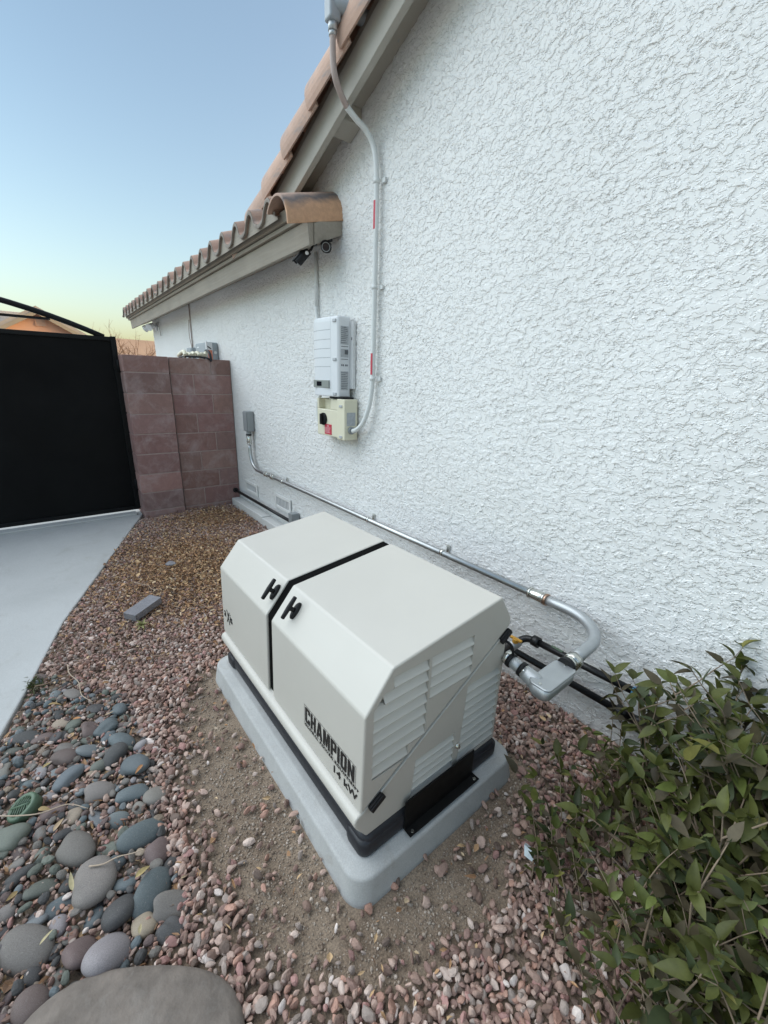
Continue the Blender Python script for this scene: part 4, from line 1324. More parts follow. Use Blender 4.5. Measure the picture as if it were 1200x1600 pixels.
def build_far_boxes():
    t = thing('electrical_panel', 'grey electrical panel with an orange and white sticker above the block wall', 'electrical panel', (-5.83, -0.06, 1.2))
    m = MB(); m.box((-6.07, -0.13, 1.15), (-5.59, -0.004, 1.955)); m.build('cabinet', MT['grey_panel'], t, bevel=0.006)
    m = MB(); m.box((-6.055, -0.137, 1.17), (-5.605, -0.1305, 1.94)); dd = m.build('door', MT['grey_panel'], t, bevel=0.004)
    m = MB(); m.box((-5.99, -0.1385, 1.90), (-5.90, -0.1375, 1.915)); m.build('door_label', MT['white_plastic'], dd)
    m = MB(); m.box((-5.62, -0.1395, 1.82), (-5.587, -0.1285, 1.97)); m.box((-5.59, -0.132, 1.82), (-5.5855, -0.07, 1.95)); m.build('white_sticker', MT['white_plastic'], t)
    m = MB(); m.box((-5.5858, -0.13, 1.75), (-5.584, -0.075, 1.865)); m.build('orange_sticker', mat('orange_sticker', (0.62, 0.22, 0.14), 0.5), t)
    m = MB(); m.add([(-5.5838, -0.13, 1.90), (-5.5838, -0.085, 1.872), (-5.5838, -0.085, 1.885), (-5.5838, -0.13, 1.915)], [(0, 1, 2, 3)]); m.build('arrow_mark', MT['black_plastic'], t)
    m = MB(); m.tube([(-5.588, -0.04, 1.84), (-5.578, -0.04, 1.84)], 0.018, 12); m.build('latch', MT['white_metal'], t)
    t = thing('meter_box', 'small grey box on the wall left of the grey electrical panel', 'electrical box', (-6.55, -0.05, 1.7))
    m = MB(); m.box((-6.66, -0.09, 1.6), (-6.42, -0.004, 1.93)); m.build('box_body', MT['grey_panel'], t, bevel=0.006)
    m = MB(); m.box((-6.64, -0.096, 1.62), (-6.44, -0.0905, 1.91)); m.build('cover', MT['grey_panel'], t, bevel=0.004)
    # bundle on top of the block wall
    t = thing('rag_bundle', 'pale folded cloth bundle tied with a dark strap on top of the block wall', 'cloth', (-5.3, -0.36, 1.75))
    m = MB()
    rng = np.random.default_rng(3)
    for k in range(6):
        y = -0.50+k*0.048
        pts = [(-5.37+rng.uniform(-.02, .02), y+rng.uniform(-.03, .03), 1.768), (-5.30, y+0.02, 1.79+rng.uniform(0, .03)), (-5.23, y+rng.uniform(-.01, .04), 1.768+rng.uniform(0, .02))]
        m.tube(smooth_path(pts, 5), [0.022]*11, 8)
    m.build('folded_cloth', MT['cream'], t)
    m = MB(); m.tube(smooth_path([(-5.34, -0.52, 1.757), (-5.2, -0.45, 1.762), (-5.19, -0.27, 1.757), (-5.185, -0.22, 1.72)], 5), 0.010, 8); m.tube(smooth_path([(-5.38, -0.24, 1.757), (-5.30, -0.235, 1.84), (-5.21, -0.225, 1.81), (-5.188, -0.22, 1.73)], 5), 0.014, 8)
    m.build('strap', MT['black_rail'], t)
    # floodlight at the far corner
    t = thing('floodlight', 'small white twin floodlight under the far end of the eave', 'light', (-8.75, -0.03, 2.38))
    m = MB(); m.tube([(-8.75, -0.004, 2.36), (-8.75, -0.03, 2.36)], 0.06, 16); m.build('base', MT['white_plastic'], t)
    for dx in (-0.14, 0.12):
        m = MB(); m.tube([(-8.75+dx*0.3, -0.03, 2.37), (-8.75+dx*0.8, -0.09, 2.38), (-8.75+dx*1.3, -0.16, 2.33)], [0.016, 0.035, 0.06], 14); m.build('lamp_head', MT['white_plastic'], t)
    m = MB(); m.tube(smooth_path([(-8.5, -0.02, 2.42), (-8.42, -0.04, 2.33), (-8.45, -0.02, 2.2)], 6), 0.012, 8); m.build('cable', MT['white_metal'], t)
build_far_boxes()

# ------------------------------------------------------------------ beyond the gate
def build_neighbours():
    t = thing('neighbour_house', 'peach stucco house with a gable and grey tiled roof beyond the gate', 'house', (-28, -1.3, 0))
    X = -26
    m = MB()
    pk, ps = (-1.30, 4.16), 0.60
    L, Rr = -5.6, 3.2
    poly = [(L, 0), (Rr, 0), (Rr, pk[1]-(Rr-pk[0])*ps), pk, (L, pk[1]-(pk[0]-L)*ps)]
    m.prism([(a, max(b, 0)) for a, b in poly], 0, X, X-9)
    m.build('wall', MT['peach'], t)
    m = MB()
    th = 0.16
    for s in (1, -1):
        e = 0.35
        w = (Rr-pk[0])+e if s > 0 else (pk[0]-L)+e
        poly = [(pk[0], pk[1]+0.02), (pk[0]+s*w, pk[1]+0.02-w*ps), (pk[0]+s*w, pk[1]+0.02+th-w*ps), (pk[0], pk[1]+0.02+th)]
        m.prism(poly, 0, X+0.35, X-9.2)
    m.prism([(-10, 2.0), (-1.0, 2.0), (-1.0, 4.2), (-10, 4.2)], 0, X-4.6, X-4.7)
    m.build('roof', MT['grey_roof'], t)
    m = MB()
    n = 26
    for k in range(n):                     # rows of the larger roof slope behind
        x0, x1 = X-0.8-k*0.18, X-0.8-(k+1)*0.18
        z0, z1 = 2.95+k*0.062, 2.95+(k+1)*0.062
        m.add([(x0, -9.5, z0+0.03), (x0, -1.1, z0+0.03), (x1, -1.1, z1), (x1, -9.5, z1), (x0, -9.5, z0-0.02), (x0, -1.1, z0-0.02)], [(0, 1, 2, 3), (4, 5, 1, 0)])
    m.build('main_roof', MT['grey_roof'], t)
    m = MB(); m.box((X+0.02, -1.42, 3.52), (X+0.06, -1.02, 3.86)); v = m.build('attic_vent', MT['peach'], t)
    m = MB()
    for k in range(6): m.box((X+0.061, -1.38, 3.55+k*0.05), (X+0.075, -1.06, 3.57+k*0.05))
    m.build('vent_slats', MT['grey_roof'], v)
    m = MB()
    for s in (1, -1):
        w = (Rr-pk[0])+0.3 if s > 0 else (pk[0]-L)+0.3
        m.prism([(pk[0], pk[1]-0.16), (pk[0]+s*w, pk[1]-0.16-w*ps), (pk[0]+s*w, pk[1]+0.02-w*ps), (pk[0], pk[1]+0.02)], 0, X+0.38, X+0.34)
    m.build('barge_board', MT['taupe'], t)
    o = MB(); o.box((-20, 0.0, -0.1), (-20.2, 6, 2.86))
    w = o.build('garden_wall', MT['pink_block'])
    tag(w, 'pale pink block wall far beyond the gate behind a bare tree', 'wall')
build_neighbours()

def branch(m, p, d, length, r, depth, rng, tips):
    pts = [p]; rs = [r]
    n = 5
    for k in range(n):
        d = (d+Vector(rng.normal(0, 0.14, 3))+Vector((0, 0, 0.05))).normalized()
        p = p+d*(length/n); pts.append(p); rs.append(r*(1-0.5*(k+1)/n))
    m.tube(pts, rs, 5, caps=False)
    tips.append((p, d))
    if depth == 0: return
    for k in range(rng.integers(2, 5)):
        q = pts[rng.integers(2, n+1)]
        nd = (d+Vector(rng.normal(0, 0.55, 3))).normalized()
        branch(m, q, nd, length*rng.uniform(0.55, 0.8), r*0.5, depth-1, rng, tips)
def build_far_trees():
    rng = np.random.default_rng(21)
    t = thing('bare_tree', 'leafless tree with fine pinkish twigs beyond the block wall', 'tree', (-17, 0.75, 0))
    m = MB(); m.tube([(-17, 0.75, 0), (-17.02, 0.74, 0.9), (-17.0, 0.76, 1.5)], [0.09, 0.075, 0.06], 8); m.build('trunk', MT['bark'], t)
    m = MB(); tips = []
    for k in range(8):
        a = k*2*PI/8
        branch(m, Vector((-17, 0.76, 1.3+0.05*k)), Vector((0.6*math.cos(a), 0.75*math.sin(a), 0.75)).normalized(), 0.75, 0.030, 3, rng, tips)
    m.build('crown', MT['bark'], t)
    t = thing('evergreen_tree', 'small dark evergreen tip showing above the end of the gate', 'tree', (-40, -0.55, 0))
    m = MB(); m.tube([(-40, -0.55, 0), (-40, -0.55, 4.4)], [0.16, 0.05], 8); m.build('trunk', MT['bark'], t)
    V = []; F = []; T = []
    for k in range(900):
        h = rng.uniform(1.2, 4.75); rad = 0.75*(1-((h-1.2)/3.6)**2)**0.5 if h < 4.8 else 0.05
        a = rng.uniform(0, 2*PI); rr = rad*rng.uniform(0.4, 1.0)
        c = np.array([-40+rr*math.cos(a), -0.55+rr*math.sin(a), h])
        u = rng.normal(size=3); u /= np.linalg.norm(u); w = np.cross(u, rng.normal(size=3)); w /= np.linalg.norm(w)
        o = len(V); V += [c-u*0.12, c+w*0.04, c+u*0.12, c-w*0.04]; F.append((o, o+1, o+2, o+3))
        kk = rng.uniform(0.6, 1.3); T += [(0.045*kk, 0.06*kk, 0.03*kk)]*4
    np_mesh('crown', np.array(V), np.array(F), MT['leaf'], t, tint=np.array(T))
build_far_trees()

# ------------------------------------------------------------------ gravel, dirt crumbs, litter
PAD_RECT = (-2.062, -0.678, -1.334, -0.503)
DIRT = [(-2.12, -1.30), (-2.06, -1.42), (-1.72, -1.60), (-1.36, -1.66), (-0.98, -1.63), (-0.74, -1.58), (-0.50, -1.36), (-0.42, -1.0), (-0.50, -0.76), (-0.60, -0.50), (-0.66, -0.30), (-0.72, -0.45), (-0.66, -0.51), (-0.66, -1.34), (-2.06, -1.34)]
COBBLE_BED = [(-2.62, -2.10), (-2.42, -1.93), (-2.12, -1.72), (-1.70, -1.70), (-1.32, -1.735), (-1.02, -1.735), (-0.93, -1.84), (-0.78, -1.98), (-0.45, -2.3), (-0.1, -2.85), (-1.40, -2.44), (-2.125, -2.23)]
def drive_y(x):
    xs = [p[0] for p in DRIVE_EDGE]; ys = [p[1] for p in DRIVE_EDGE]
    return np.interp(x, xs, ys)
def in_bed(x, y):
    ok = (y > drive_y(x)+0.01) & (y < -0.02) & (x > -5.18)
    ok &= ~((x > PAD_RECT[0]) & (x < PAD_RECT[1]) & (y > PAD_RECT[2]) & (y < PAD_RECT[3]))
    ok &= ~((y > -0.125) & (x < -1.6))
    ok &= ~((x < -5.14) & (y < -0.67))
    return ok
def lumps(x, y):                            # patchiness, 0..1
    return 0.5+0.25*np.sin(x*3.1+1.7*np.sin(y*2.3))+0.25*np.sin(y*4.7+2.1*np.sin(x*1.9+1))

GRAVEL_COLOURS = np.array([(0.315, 0.225, 0.185), (0.235, 0.160, 0.135), (0.40, 0.305, 0.255), (0.185, 0.130, 0.105), (0.46, 0.385, 0.335), (0.285, 0.245, 0.215), (0.36, 0.225, 0.175), (0.55, 0.50, 0.46), (0.15, 0.115, 0.095), (0.33, 0.20, 0.18)])
GRAVEL_P = np.array([.19, .16, .14, .12, .08, .1, .08, .03, .04, .06])
def litter_amount(x, y):
    a = np.exp(-(((x+3.55)/0.85)**2+((y+1.05)/0.62)**2))*1.15
    b = np.exp(-(((x+4.75)/0.45)**2+((y+0.45)/0.55)**2))*0.9
    return np.clip(np.maximum(a, b), 0, 1)

def build_gravel():
    rng = np.random.default_rng(77)
    bases_near = [crushed(2, rng, 8, 0.02) for _ in range(18)]
    bases_far = [crushed(1, rng, 9, 0.03) for _ in range(12)]
    def layer(step, smin, smax, zlo, zhi, far):
        gx, gy = np.meshgrid(np.arange(-5.2, 1.6, step), np.arange(-3.6, 0.0, step), indexing='ij')
        x = gx.ravel()+rng.uniform(-.5, .5, gx.size)*step; y = gy.ravel()+rng.uniform(-.5, .5, gx.size)*step
        k = in_bed(x, y)
        dist = np.hypot(x-0, y+1.82)
        k &= (dist > 2.35) if far else (dist <= 2.35)
        d = inside(DIRT, x+rng.normal(0, 0.038, x.size), y+rng.normal(0, 0.038, x.size))
        # a soft border of the bare dirt: only a few stones lie in it
        edge = rng.uniform(0, 1, x.size)
        k &= (~d) | (edge < 0.13*lumps(x*2.3+5, y*2.3)**2+0.015)
        near_pad = (np.abs(x-np.clip(x, PAD_RECT[0], PAD_RECT[1]))**2+np.abs(y-np.clip(y, PAD_RECT[2], PAD_RECT[3]))**2)**.5
        k &= (near_pad > 0.055) | (edge < 0.12)
        cob = inside(COBBLE_BED, x, y)
        k &= (~cob) | (edge < 0.55)
        k &= edge < (1-0.35*litter_amount(x, y))
        k &= (edge < 0.62+0.5*lumps(x, y))
        x, y = x[k], y[k]
        cob = cob[k]
        n = len(x)
        s = rng.uniform(smin, smax, n)*rng.choice([0.8, 1, 1, 1.25], n)
        s = np.where(cob, s*0.72, s)
        z = rng.uniform(zlo, zhi, n)+ground_height(x, y)+0.012
        an = np.stack([rng.uniform(0.9, 1.45, n), rng.uniform(0.65, 1.0, n), rng.uniform(0.45, 0.8, n)], 1)
        ci = rng.choice(len(GRAVEL_COLOURS), n, p=GRAVEL_P)
        tint = GRAVEL_COLOURS[ci]*rng.uniform(0.92, 1.28, n)[:, None]*np.array([1.04, 0.98, 0.97])
        return np.stack([x, y, z], 1), s, an, tint
    for far in (False, True):
        parts = [layer(0.0165, 0.0070, 0.0120, -0.002, 0.007, far), layer(0.0205, 0.0085, 0.0145, 0.003, 0.013, far)]
        pos, s, an, tint = [np.concatenate([p[i] for p in parts]) for i in range(4)]
        o = scatter_mesh('gravel', bases_far if far else bases_near, pos, s, an, tint, MT['gravel'], rng)
        kind(o, 'stuff')
    # crumbs and grit over the bare dirt
    n = 90000
    x = rng.uniform(-2.35, -0.25, n); y = rng.uniform(-1.75, -0.1, n)
    d = inside(DIRT, x, y)
    halo = rng.uniform(0, 1, n) < 0.16
    k = in_bed(x, y) & (d | halo) & (rng.uniform(0, 1, n) < 0.35+0.9*lumps(x*1.7, y*1.7))
    x, y = x[k], y[k]; n = len(x)
    s = 0.0014+0.0062*rng.power(0.30, n)*rng.uniform(0.4, 1, n)
    an = rng.uniform(0.6, 1.1, (n, 3))
    base = np.array([(0.29, 0.235, 0.185), (0.36, 0.30, 0.245), (0.22, 0.165, 0.125), (0.46, 0.39, 0.33)])[rng.choice(4, n, p=[.4, .25, .25, .1])]
    tint = base*rng.uniform(0.8, 1.2, n)[:, None]
    o = scatter_mesh('dirt_grit', [crushed(1, rng, 7, 0.05) for _ in range(6)], np.stack([x, y, ground_height(x, y)+s*0.3], 1), s, an, tint, MT['granule'], rng)
    kind(o, 'stuff')
build_gravel()

def leaf_template(nu=5, fold=0.25, curl=0.3, width=0.42):
    """unit leaf along +x, folded on its midrib; returns verts and quads"""
    V = []; F = []
    for i in range(nu+1):
        u = i/nu
        w = width*(math.sin(PI*min(1, u**0.8))**0.8)*(1-0.25*u)*0.5 if 0 < u < 1 else 0.004
        z = -curl*u*u*0.5
        V += [(u, -w, z+fold*w), (u, 0, z), (u, w, z+fold*w)]
    for i in range(nu):
        a = 3*i
        F += [(a, a+3, a+4, a+1), (a+1, a+4, a+5, a+2)]
    return np.array(V), np.array(F)

def yaw_tilt(rng, n, tilt):
    """random heading with a limited random tilt"""
    a = rng.uniform(0, 2*PI, n); b = rng.normal(0, tilt, n); c = rng.normal(0, tilt, n)
    ca, sa, cb, sb, cc, sc = np.cos(a), np.sin(a), np.cos(b), np.sin(b), np.cos(c), np.sin(c)
    Z = np.zeros(n); O = np.ones(n)
    Rz = np.stack([np.stack([ca, -sa, Z], 1), np.stack([sa, ca, Z], 1), np.stack([Z, Z, O], 1)], 1)
    Ry = np.stack([np.stack([cb, Z, sb], 1), np.stack([Z, O, Z], 1), np.stack([-sb, Z, cb], 1)], 1)
    Rx = np.stack([np.stack([O, Z, Z], 1), np.stack([Z, cc, -sc], 1), np.stack([Z, sc, cc], 1)], 1)
    return Rz@Ry@Rx

LITTER_COLOURS = np.array([(0.42, 0.25, 0.135), (0.31, 0.18, 0.10), (0.52, 0.355, 0.20), (0.20, 0.12, 0.075), (0.60, 0.46, 0.30)])
def build_litter():
    rng = np.random.default_rng(31)
    n = 190000
    x = rng.uniform(-5.2, 0.4, n); y = rng.uniform(-2.6, -0.05, n)
    p = litter_amount(x, y)
    cob = inside(COBBLE_BED, x, y)
    p = np.maximum(p**1.6, 0.012)
    p = np.where(cob, 0.13, p)
    k = in_bed(x, y) & (rng.uniform(0, 1, n) < p*0.85)
    x, y = x[k], y[k]; n = len(x)
    cob = cob[k]
    s = rng.uniform(0.012, 0.034, n)*rng.choice([0.7, 1, 1.25], n)
    an = np.stack([np.ones(n), rng.uniform(0.5, 1.3, n), rng.uniform(0.5, 2.0, n)], 1)
    tint = LITTER_COLOURS[rng.choice(5, n, p=[.32, .25, .2, .13, .1])]*rng.uniform(0.75, 1.2, n)[:, None]
    tint = np.where(cob[:, None], tint*0.8, tint)
    z = ground_height(x, y)+np.where(cob, rng.uniform(0.006, 0.02, n), rng.uniform(0.020, 0.046, n))
    o = scatter_mesh('leaf_litter', [leaf_template(3, 0.5, c, w) for c, w in ((0.5, 0.5), (-0.4, 0.4), (0.9, 0.35), (0.2, 0.7))], np.stack([x, y, z], 1), s, an, tint, MT['litter'], rng, yaw_tilt(rng, n, 0.4))
    kind(o, 'stuff')
build_litter()

# ------------------------------------------------------------------ river stones, each one a thing
STONE_COLOURS = {
 'slate blue': (0.118, 0.138, 0.145), 'grey green': (0.135, 0.145, 0.122), 'dark grey': (0.075, 0.073, 0.072), 'warm grey': (0.185, 0.168, 0.150),
 'lilac': (0.260, 0.238, 0.240), 'plum brown': (0.150, 0.110, 0.102), 'tan': (0.290, 0.230, 0.175), 'blue grey': (0.170, 0.185, 0.190)}
def build_cobbles():
    rng = np.random.default_rng(9)
    # the larger stones one can recognise: x, y, half length, half width, heading (deg), colour
    big = [(-1.822, -1.788, .085, .055, 20, 'slate blue'), (-1.668, -1.786, .092, .060, 55, 'slate blue'), (-1.533, -1.795, .085, .048, 75, 'slate blue'),
           (-1.276, -1.949, .080, .074, 0, 'warm grey'), (-1.335, -1.792, .088, .052, 95, 'slate blue'), (-1.031, -1.922, .080, .066, 120, 'lilac'),
           (-1.125, -1.800, .080, .058, 140, 'slate blue'), (-1.050, -1.762, .095, .050, 70, 'warm grey'), (-1.427, -1.982, .088, .060, 40, 'warm grey'),
           (-1.614, -1.901, .070, .048, 80, 'warm grey'), (-1.255, -1.760, .058, .050, 10, 'plum brown'), (-1.452, -1.852, .045, .034, 60, 'blue grey'),
           (-1.215, -1.870, .045, .034, 60, 'slate blue'), (-1.130, -1.890, .062, .055, 0, 'dark grey'), (-1.195, -2.110, .090, .060, 45, 'warm grey'),
           (-2.300, -1.930, .075, .045, 30, 'warm grey'), (-2.130, -1.860, .070, .045, 20, 'dark grey'), (-2.060, -1.780, .060, .045, 35, 'slate blue'),
           (-1.985, -1.890, .060, .045, 10, 'plum brown'), (-1.945, -2.00, .060, .040, 60, 'warm grey'), (-1.06, -1.835, .045, .042, 0, 'tan'),
           (-0.985, -1.785, .055, .045, 20, 'dark grey'), (-1.09, -1.985, .075, .060, 100, 'plum brown'), (-1.355, -2.075, .070, .042, 80, 'grey green'),
           (-1.265, -2.030, .055, .030, 90, 'slate blue')]
    placed = []
    def clear(x, y, r, slack):
        return all((x-a)**2+(y-b)**2 > ((r+c)*slack)**2 for a, b, c in placed)
    items = []
    for x, y, a, b, h, c in big:
        a *= 0.78; b *= 0.78
        placed.append((x, y, (a+b)/2)); items.append((x, y, a, b, h, c))
    names = list(STONE_COLOURS)
    for lo, hi, tries, slack in ((.038, .050, 170, 0.86), (.024, .034, 1300, 0.84), (.015, .022, 34000, 0.86)):
        for _ in range(tries):
            x, y = rng.uniform(-2.6, -0.3), rng.uniform(-2.7, -1.7)
            if not inside(COBBLE_BED, np.array([x]), np.array([y]))[0]: continue
            if y < drive_y(x)+0.03: continue
            # the stones thin out near the gravel at the top of the bed
            if x < -2.2 and rng.uniform() < 0.5: continue
            if (x+1.688)**2+(y+2.118)**2 < 0.075**2: continue
            if math.hypot(x+0.735, y+1.885) < 0.23: continue
            a = rng.uniform(lo, hi); b = a*rng.uniform(0.6, 0.92)
            if clear(x, y, (a+b)/2, slack):
                placed.append((x, y, (a+b)/2))
                items.append((x, y, a, b, rng.uniform(0, 180), names[rng.choice(8, p=[.12, .13, .2, .22, .07, .14, .05, .07])]))
    rest = items[295:]
    items = items[:295]
    if rest:                               # the tiniest ones beyond the first three hundred
        n = len(rest)
        A = np.array([(r[2], r[3], r[3]*0.7) for r in rest])
        P = np.array([(r[0], r[1], 0.010) for r in rest])
        T = np.array([STONE_COLOURS[r[5]] for r in rest])*rng.uniform(0.8, 1.2, (n, 1))
        kind(scatter_mesh('river_pebbles', [pebble(2, rng) for _ in range(8)], P, np.ones(n), A, T, MT['gravel'], rng, yaw_tilt(rng, n, 0.3)), 'stuff')
    # labels: size, colour and shape, then the rank seen from a thing one can find
    drain = (-1.688, -2.118)
    recs = []
    for it in items:
        x, y, a, b, h, c = it
        size = 'large' if a > 0.072 else 'medium' if a > 0.048 else 'small' if a > 0.033 else 'tiny'
        shape = 'round' if b/a > 0.82 else 'oval' if b/a > 0.69 else 'long'
        recs.append((size, c, shape))
    ORD = ['nearest', 'second nearest', 'third nearest', 'fourth nearest', 'fifth nearest', 'sixth nearest', 'seventh nearest', 'eighth nearest', 'ninth nearest', 'tenth nearest'] + [w+' nearest' for w in ('eleventh', 'twelfth', 'thirteenth', 'fourteenth', 'fifteenth', 'sixteenth', 'seventeenth', 'eighteenth', 'nineteenth', 'twentieth')]
    from collections import defaultdict
    groups = defaultdict(list)
    for i, r in enumerate(recs): groups[r].append(i)
    labels = {}
    for r, idx in groups.items():
        desc = '%s %s %s river stone' % r
        if len(idx) == 1:
            labels[idx[0]] = desc+' in the cobble bed by the driveway'
            continue
        idx = sorted(idx, key=lambda i: (items[i][0]-drain[0])**2+(items[i][1]-drain[1])**2)
        for k, i in enumerate(idx):
            if k < 20:
                labels[i] = desc+', '+ORD[k]+' of its kind to the green drain grate'
            else:
                labels[i] = desc+', number %d from the drain grate' % (k+1)
    meshes = []
    for k in range(16):
        V, F = pebble(4 if k < 10 else 3, rng)
        me = bpy.data.meshes.new('river_stone')
        me.from_pydata(V.tolist(), [], F.tolist())
        me.polygons.foreach_set('use_smooth', np.ones(len(F), bool))
        me.materials.append(MT['cobble'])
        meshes.append(me)
    for i, (x, y, a, b, h, c) in enumerate(items):
        me = meshes[rng.integers(0, 10) if a > 0.04 else rng.integers(0, 16)]
        o = bpy.data.objects.new('river_stone', me)
        COL.objects.link(o)
        t = min(a, b)*rng.uniform(0.42, 0.68)
        if c == 'plum brown' and a > .07: t *= 0.7
        o.location = (x, y, float(ground_height(np.array(x), np.array(y)))+t*rng.uniform(0.55, 0.85)+0.002)
        o.scale = (a, b, t)
        o.rotation_euler = (rng.normal(0, 0.28), rng.normal(0, 0.28), math.radians(h))
        k = rng.uniform(0.8, 1.2)
        col = STONE_COLOURS[c]
        o.color = (col[0]*k, col[1]*k*rng.uniform(0.97, 1.03), col[2]*k, 1)
        tag(o, labels[i], 'stone', 'river stones in the cobble bed')
build_cobbles()

def build_ground_things():
    rng = np.random.default_rng(14)
    # green drain grate half buried among the stones
    t = thing('drain_grate', 'round green slotted drain grate half buried among the river stones', 'drain grate', (-1.688, -2.118, 0.0))
    t_rot = Matrix.Translation((-1.688, -2.118, 0.028))@Matrix.Rotation(math.radians(25), 4, 'X')@Matrix.Rotation(math.radians(60), 4, 'Z')
    m = MB()
    R = 0.050
    rings = []
    for r, z in ((R, -0.03), (R, 0.004), (R-0.004, 0.009), (R-0.014, 0.010), (R-0.016, 0.003)):
        rings.append([t_rot@Vector((r*math.cos(2*PI*k/32), r*math.sin(2*PI*k/32), z)) for k in range(32)])
    loft(m, rings)
    m.build('rim', MT['drain'], t)
    m = MB()
    for k in range(7):
        x = -0.030+k*0.010
        h = math.sqrt((R-0.015)**2-x*x)
        for p0, p1 in (((x, -h, 0.006), (x, -0.004, 0.010)), ((x, 0.004, 0.010), (x, h, 0.006))):
            m.tube([t_rot@Vector(p0), t_rot@Vector(p1)], 0.0027, 6)
    m.tube([t_rot@Vector((-R+0.014, 0, 0.010)), t_rot@Vector((R-0.014, 0, 0.010))], 0.004, 6)
    m.build('bars', MT['drain'], t)
    m = MB()
    m.add([t_rot@Vector(((R-0.015)*math.cos(2*PI*k/32), (R-0.015)*math.sin(2*PI*k/32), 0.0035)) for k in range(32)], [tuple(range(32))])
    m.build('grate_hole', MT['black_gloss'], t)
    # paver lying on the gravel
    m = MB(); m.box((-0.115, -0.048, -0.024), (0.115, 0.048, 0.024))
    o = m.build('paver_brick', MT['paver'], bevel=0.003)
    o.location = (-2.955, -1.505, 0.045); o.rotation_euler = (0.06, -0.06, math.radians(127))
    tag(o, 'grey rectangular paver brick lying loose on the brown leaf litter', 'brick')
    V, F = crushed(3, rng, 9, 0.01)
    me = bpy.data.meshes.new('flat_stone'); me.from_pydata((V*np.array([.042, .032, .014])).tolist(), [], F.tolist())
    o = link('flat_stone', me, MT['paver']); o.location = (-3.62, -1.19, 0.045); o.rotation_euler = (0.1, 0.05, 0.6)
    tag(o, 'small flat grey stone in the leaf litter beyond the loose paver brick', 'stone')
    # smooth taupe rock added in place of an unidentified blur at the near edge
    V, F = ICO[4]
    n = V@np.array([0.6, 0.5, 0.3])
    r = 1+0.05*np.sin(n*4+1)+0.03*np.sin((V@np.array([2.0, -3.0, 1.0]))+2)
    me = bpy.data.meshes.new('blur_rock'); me.from_pydata((np.sign(V)*np.abs(V)**0.85*r[:, None]*np.array([.30, .21, .042])).tolist(), [], F.tolist())
    me.polygons.foreach_set('use_smooth', np.ones(len(F), bool))
    o = link('blur_rock', me, MT['blur_rock']); o.location = (-0.755, -1.955, 0.022); o.rotation_euler = (0, 0, math.radians(57))
    tag(o, 'smooth taupe rock standing in for a blur at the near edge of the cobble bed', 'rock')
    # white scrap under the shrub
    m = MB()
    P = [(0, 0, 0.01), (0.022, 0.006, 0.03), (0.045, -0.006, 0.012), (0.012, 0.035, 0.02), (0.038, 0.034, 0.034), (0.062, 0.022, 0.014)]
    m.add(P, [(0, 1, 3), (1, 4, 3), (1, 2, 4), (2, 5, 4)])
    o = m.build('paper_scrap', MT['paper']); o.location = (-0.425, -0.785, 0.022); o.rotation_euler = (0.1, 0, 2.3); o.scale = (1.0, 1.0, 1.0)
    so = o.modifiers.new('thickness', 'SOLIDIFY'); so.thickness = 0.0006
    tag(o, 'crumpled pale blue paper scrap on the gravel at the edge of the shrub', 'litter')
    # little weed by the paver
    V, F = leaf_template(4, 0.4, 0.6, 0.4)
    vs = []; fs = []; ts = []
    for k in range(16):
        Rm = yaw_tilt(rng, 1, 0.25)[0]@np.array(Matrix.Rotation(-rng.uniform(0.1, 0.9), 3, 'Y'))
        vs.append(V*rng.uniform(0.03, 0.05)@Rm.T+np.array([-2.76, -1.545, 0.028])); fs.append(F+15*k)
        kk = rng.uniform(0.8, 1.2); ts += [(0.30*kk, 0.29*kk, 0.13*kk)]*15
    o = np_mesh('weed', np.concatenate(vs), np.concatenate(fs), MT['leaf'], tint=np.array(ts))
    tag(o, 'small pale green weed sprouting beside the loose paver brick', 'weed')
    vs = []; fs = []; ts = []
    for k in range(70):
        p = np.array([-2.475+rng.normal(0, .035), -2.085+rng.normal(0, .016), 0.01])
        Rm = yaw_tilt(rng, 1, 0.3)[0]@np.array(Matrix.Rotation(-rng.uniform(0.3, 1.3), 3, 'Y'))
        vs.append(V*np.array([1, .45, 1])*rng.uniform(0.02, 0.05)@Rm.T+p); fs.append(F+15*k)
        kk = rng.uniform(0.7, 1.2); ts += [(0.10*kk, 0.115*kk, 0.055*kk)]*15
    o = np_mesh('grass_tuft', np.concatenate(vs), np.concatenate(fs), MT['leaf'], tint=np.array(ts))
    tag(o, 'small green grass tuft at the edge of the driveway', 'grass tuft')
    # a chip of pink stone on the driveway
    V, F = crushed(2, rng)
    me = bpy.data.meshes.new('stone_chip'); me.from_pydata((V*0.018).tolist(), [], F.tolist())
    o = link('stone_chip', me, mat('pink_chip', (0.42, 0.25, 0.21), 0.85)); o.location = (-2.75, -2.30, 0.028)
    tag(o, 'single pink stone chip lying on the concrete driveway', 'stone')
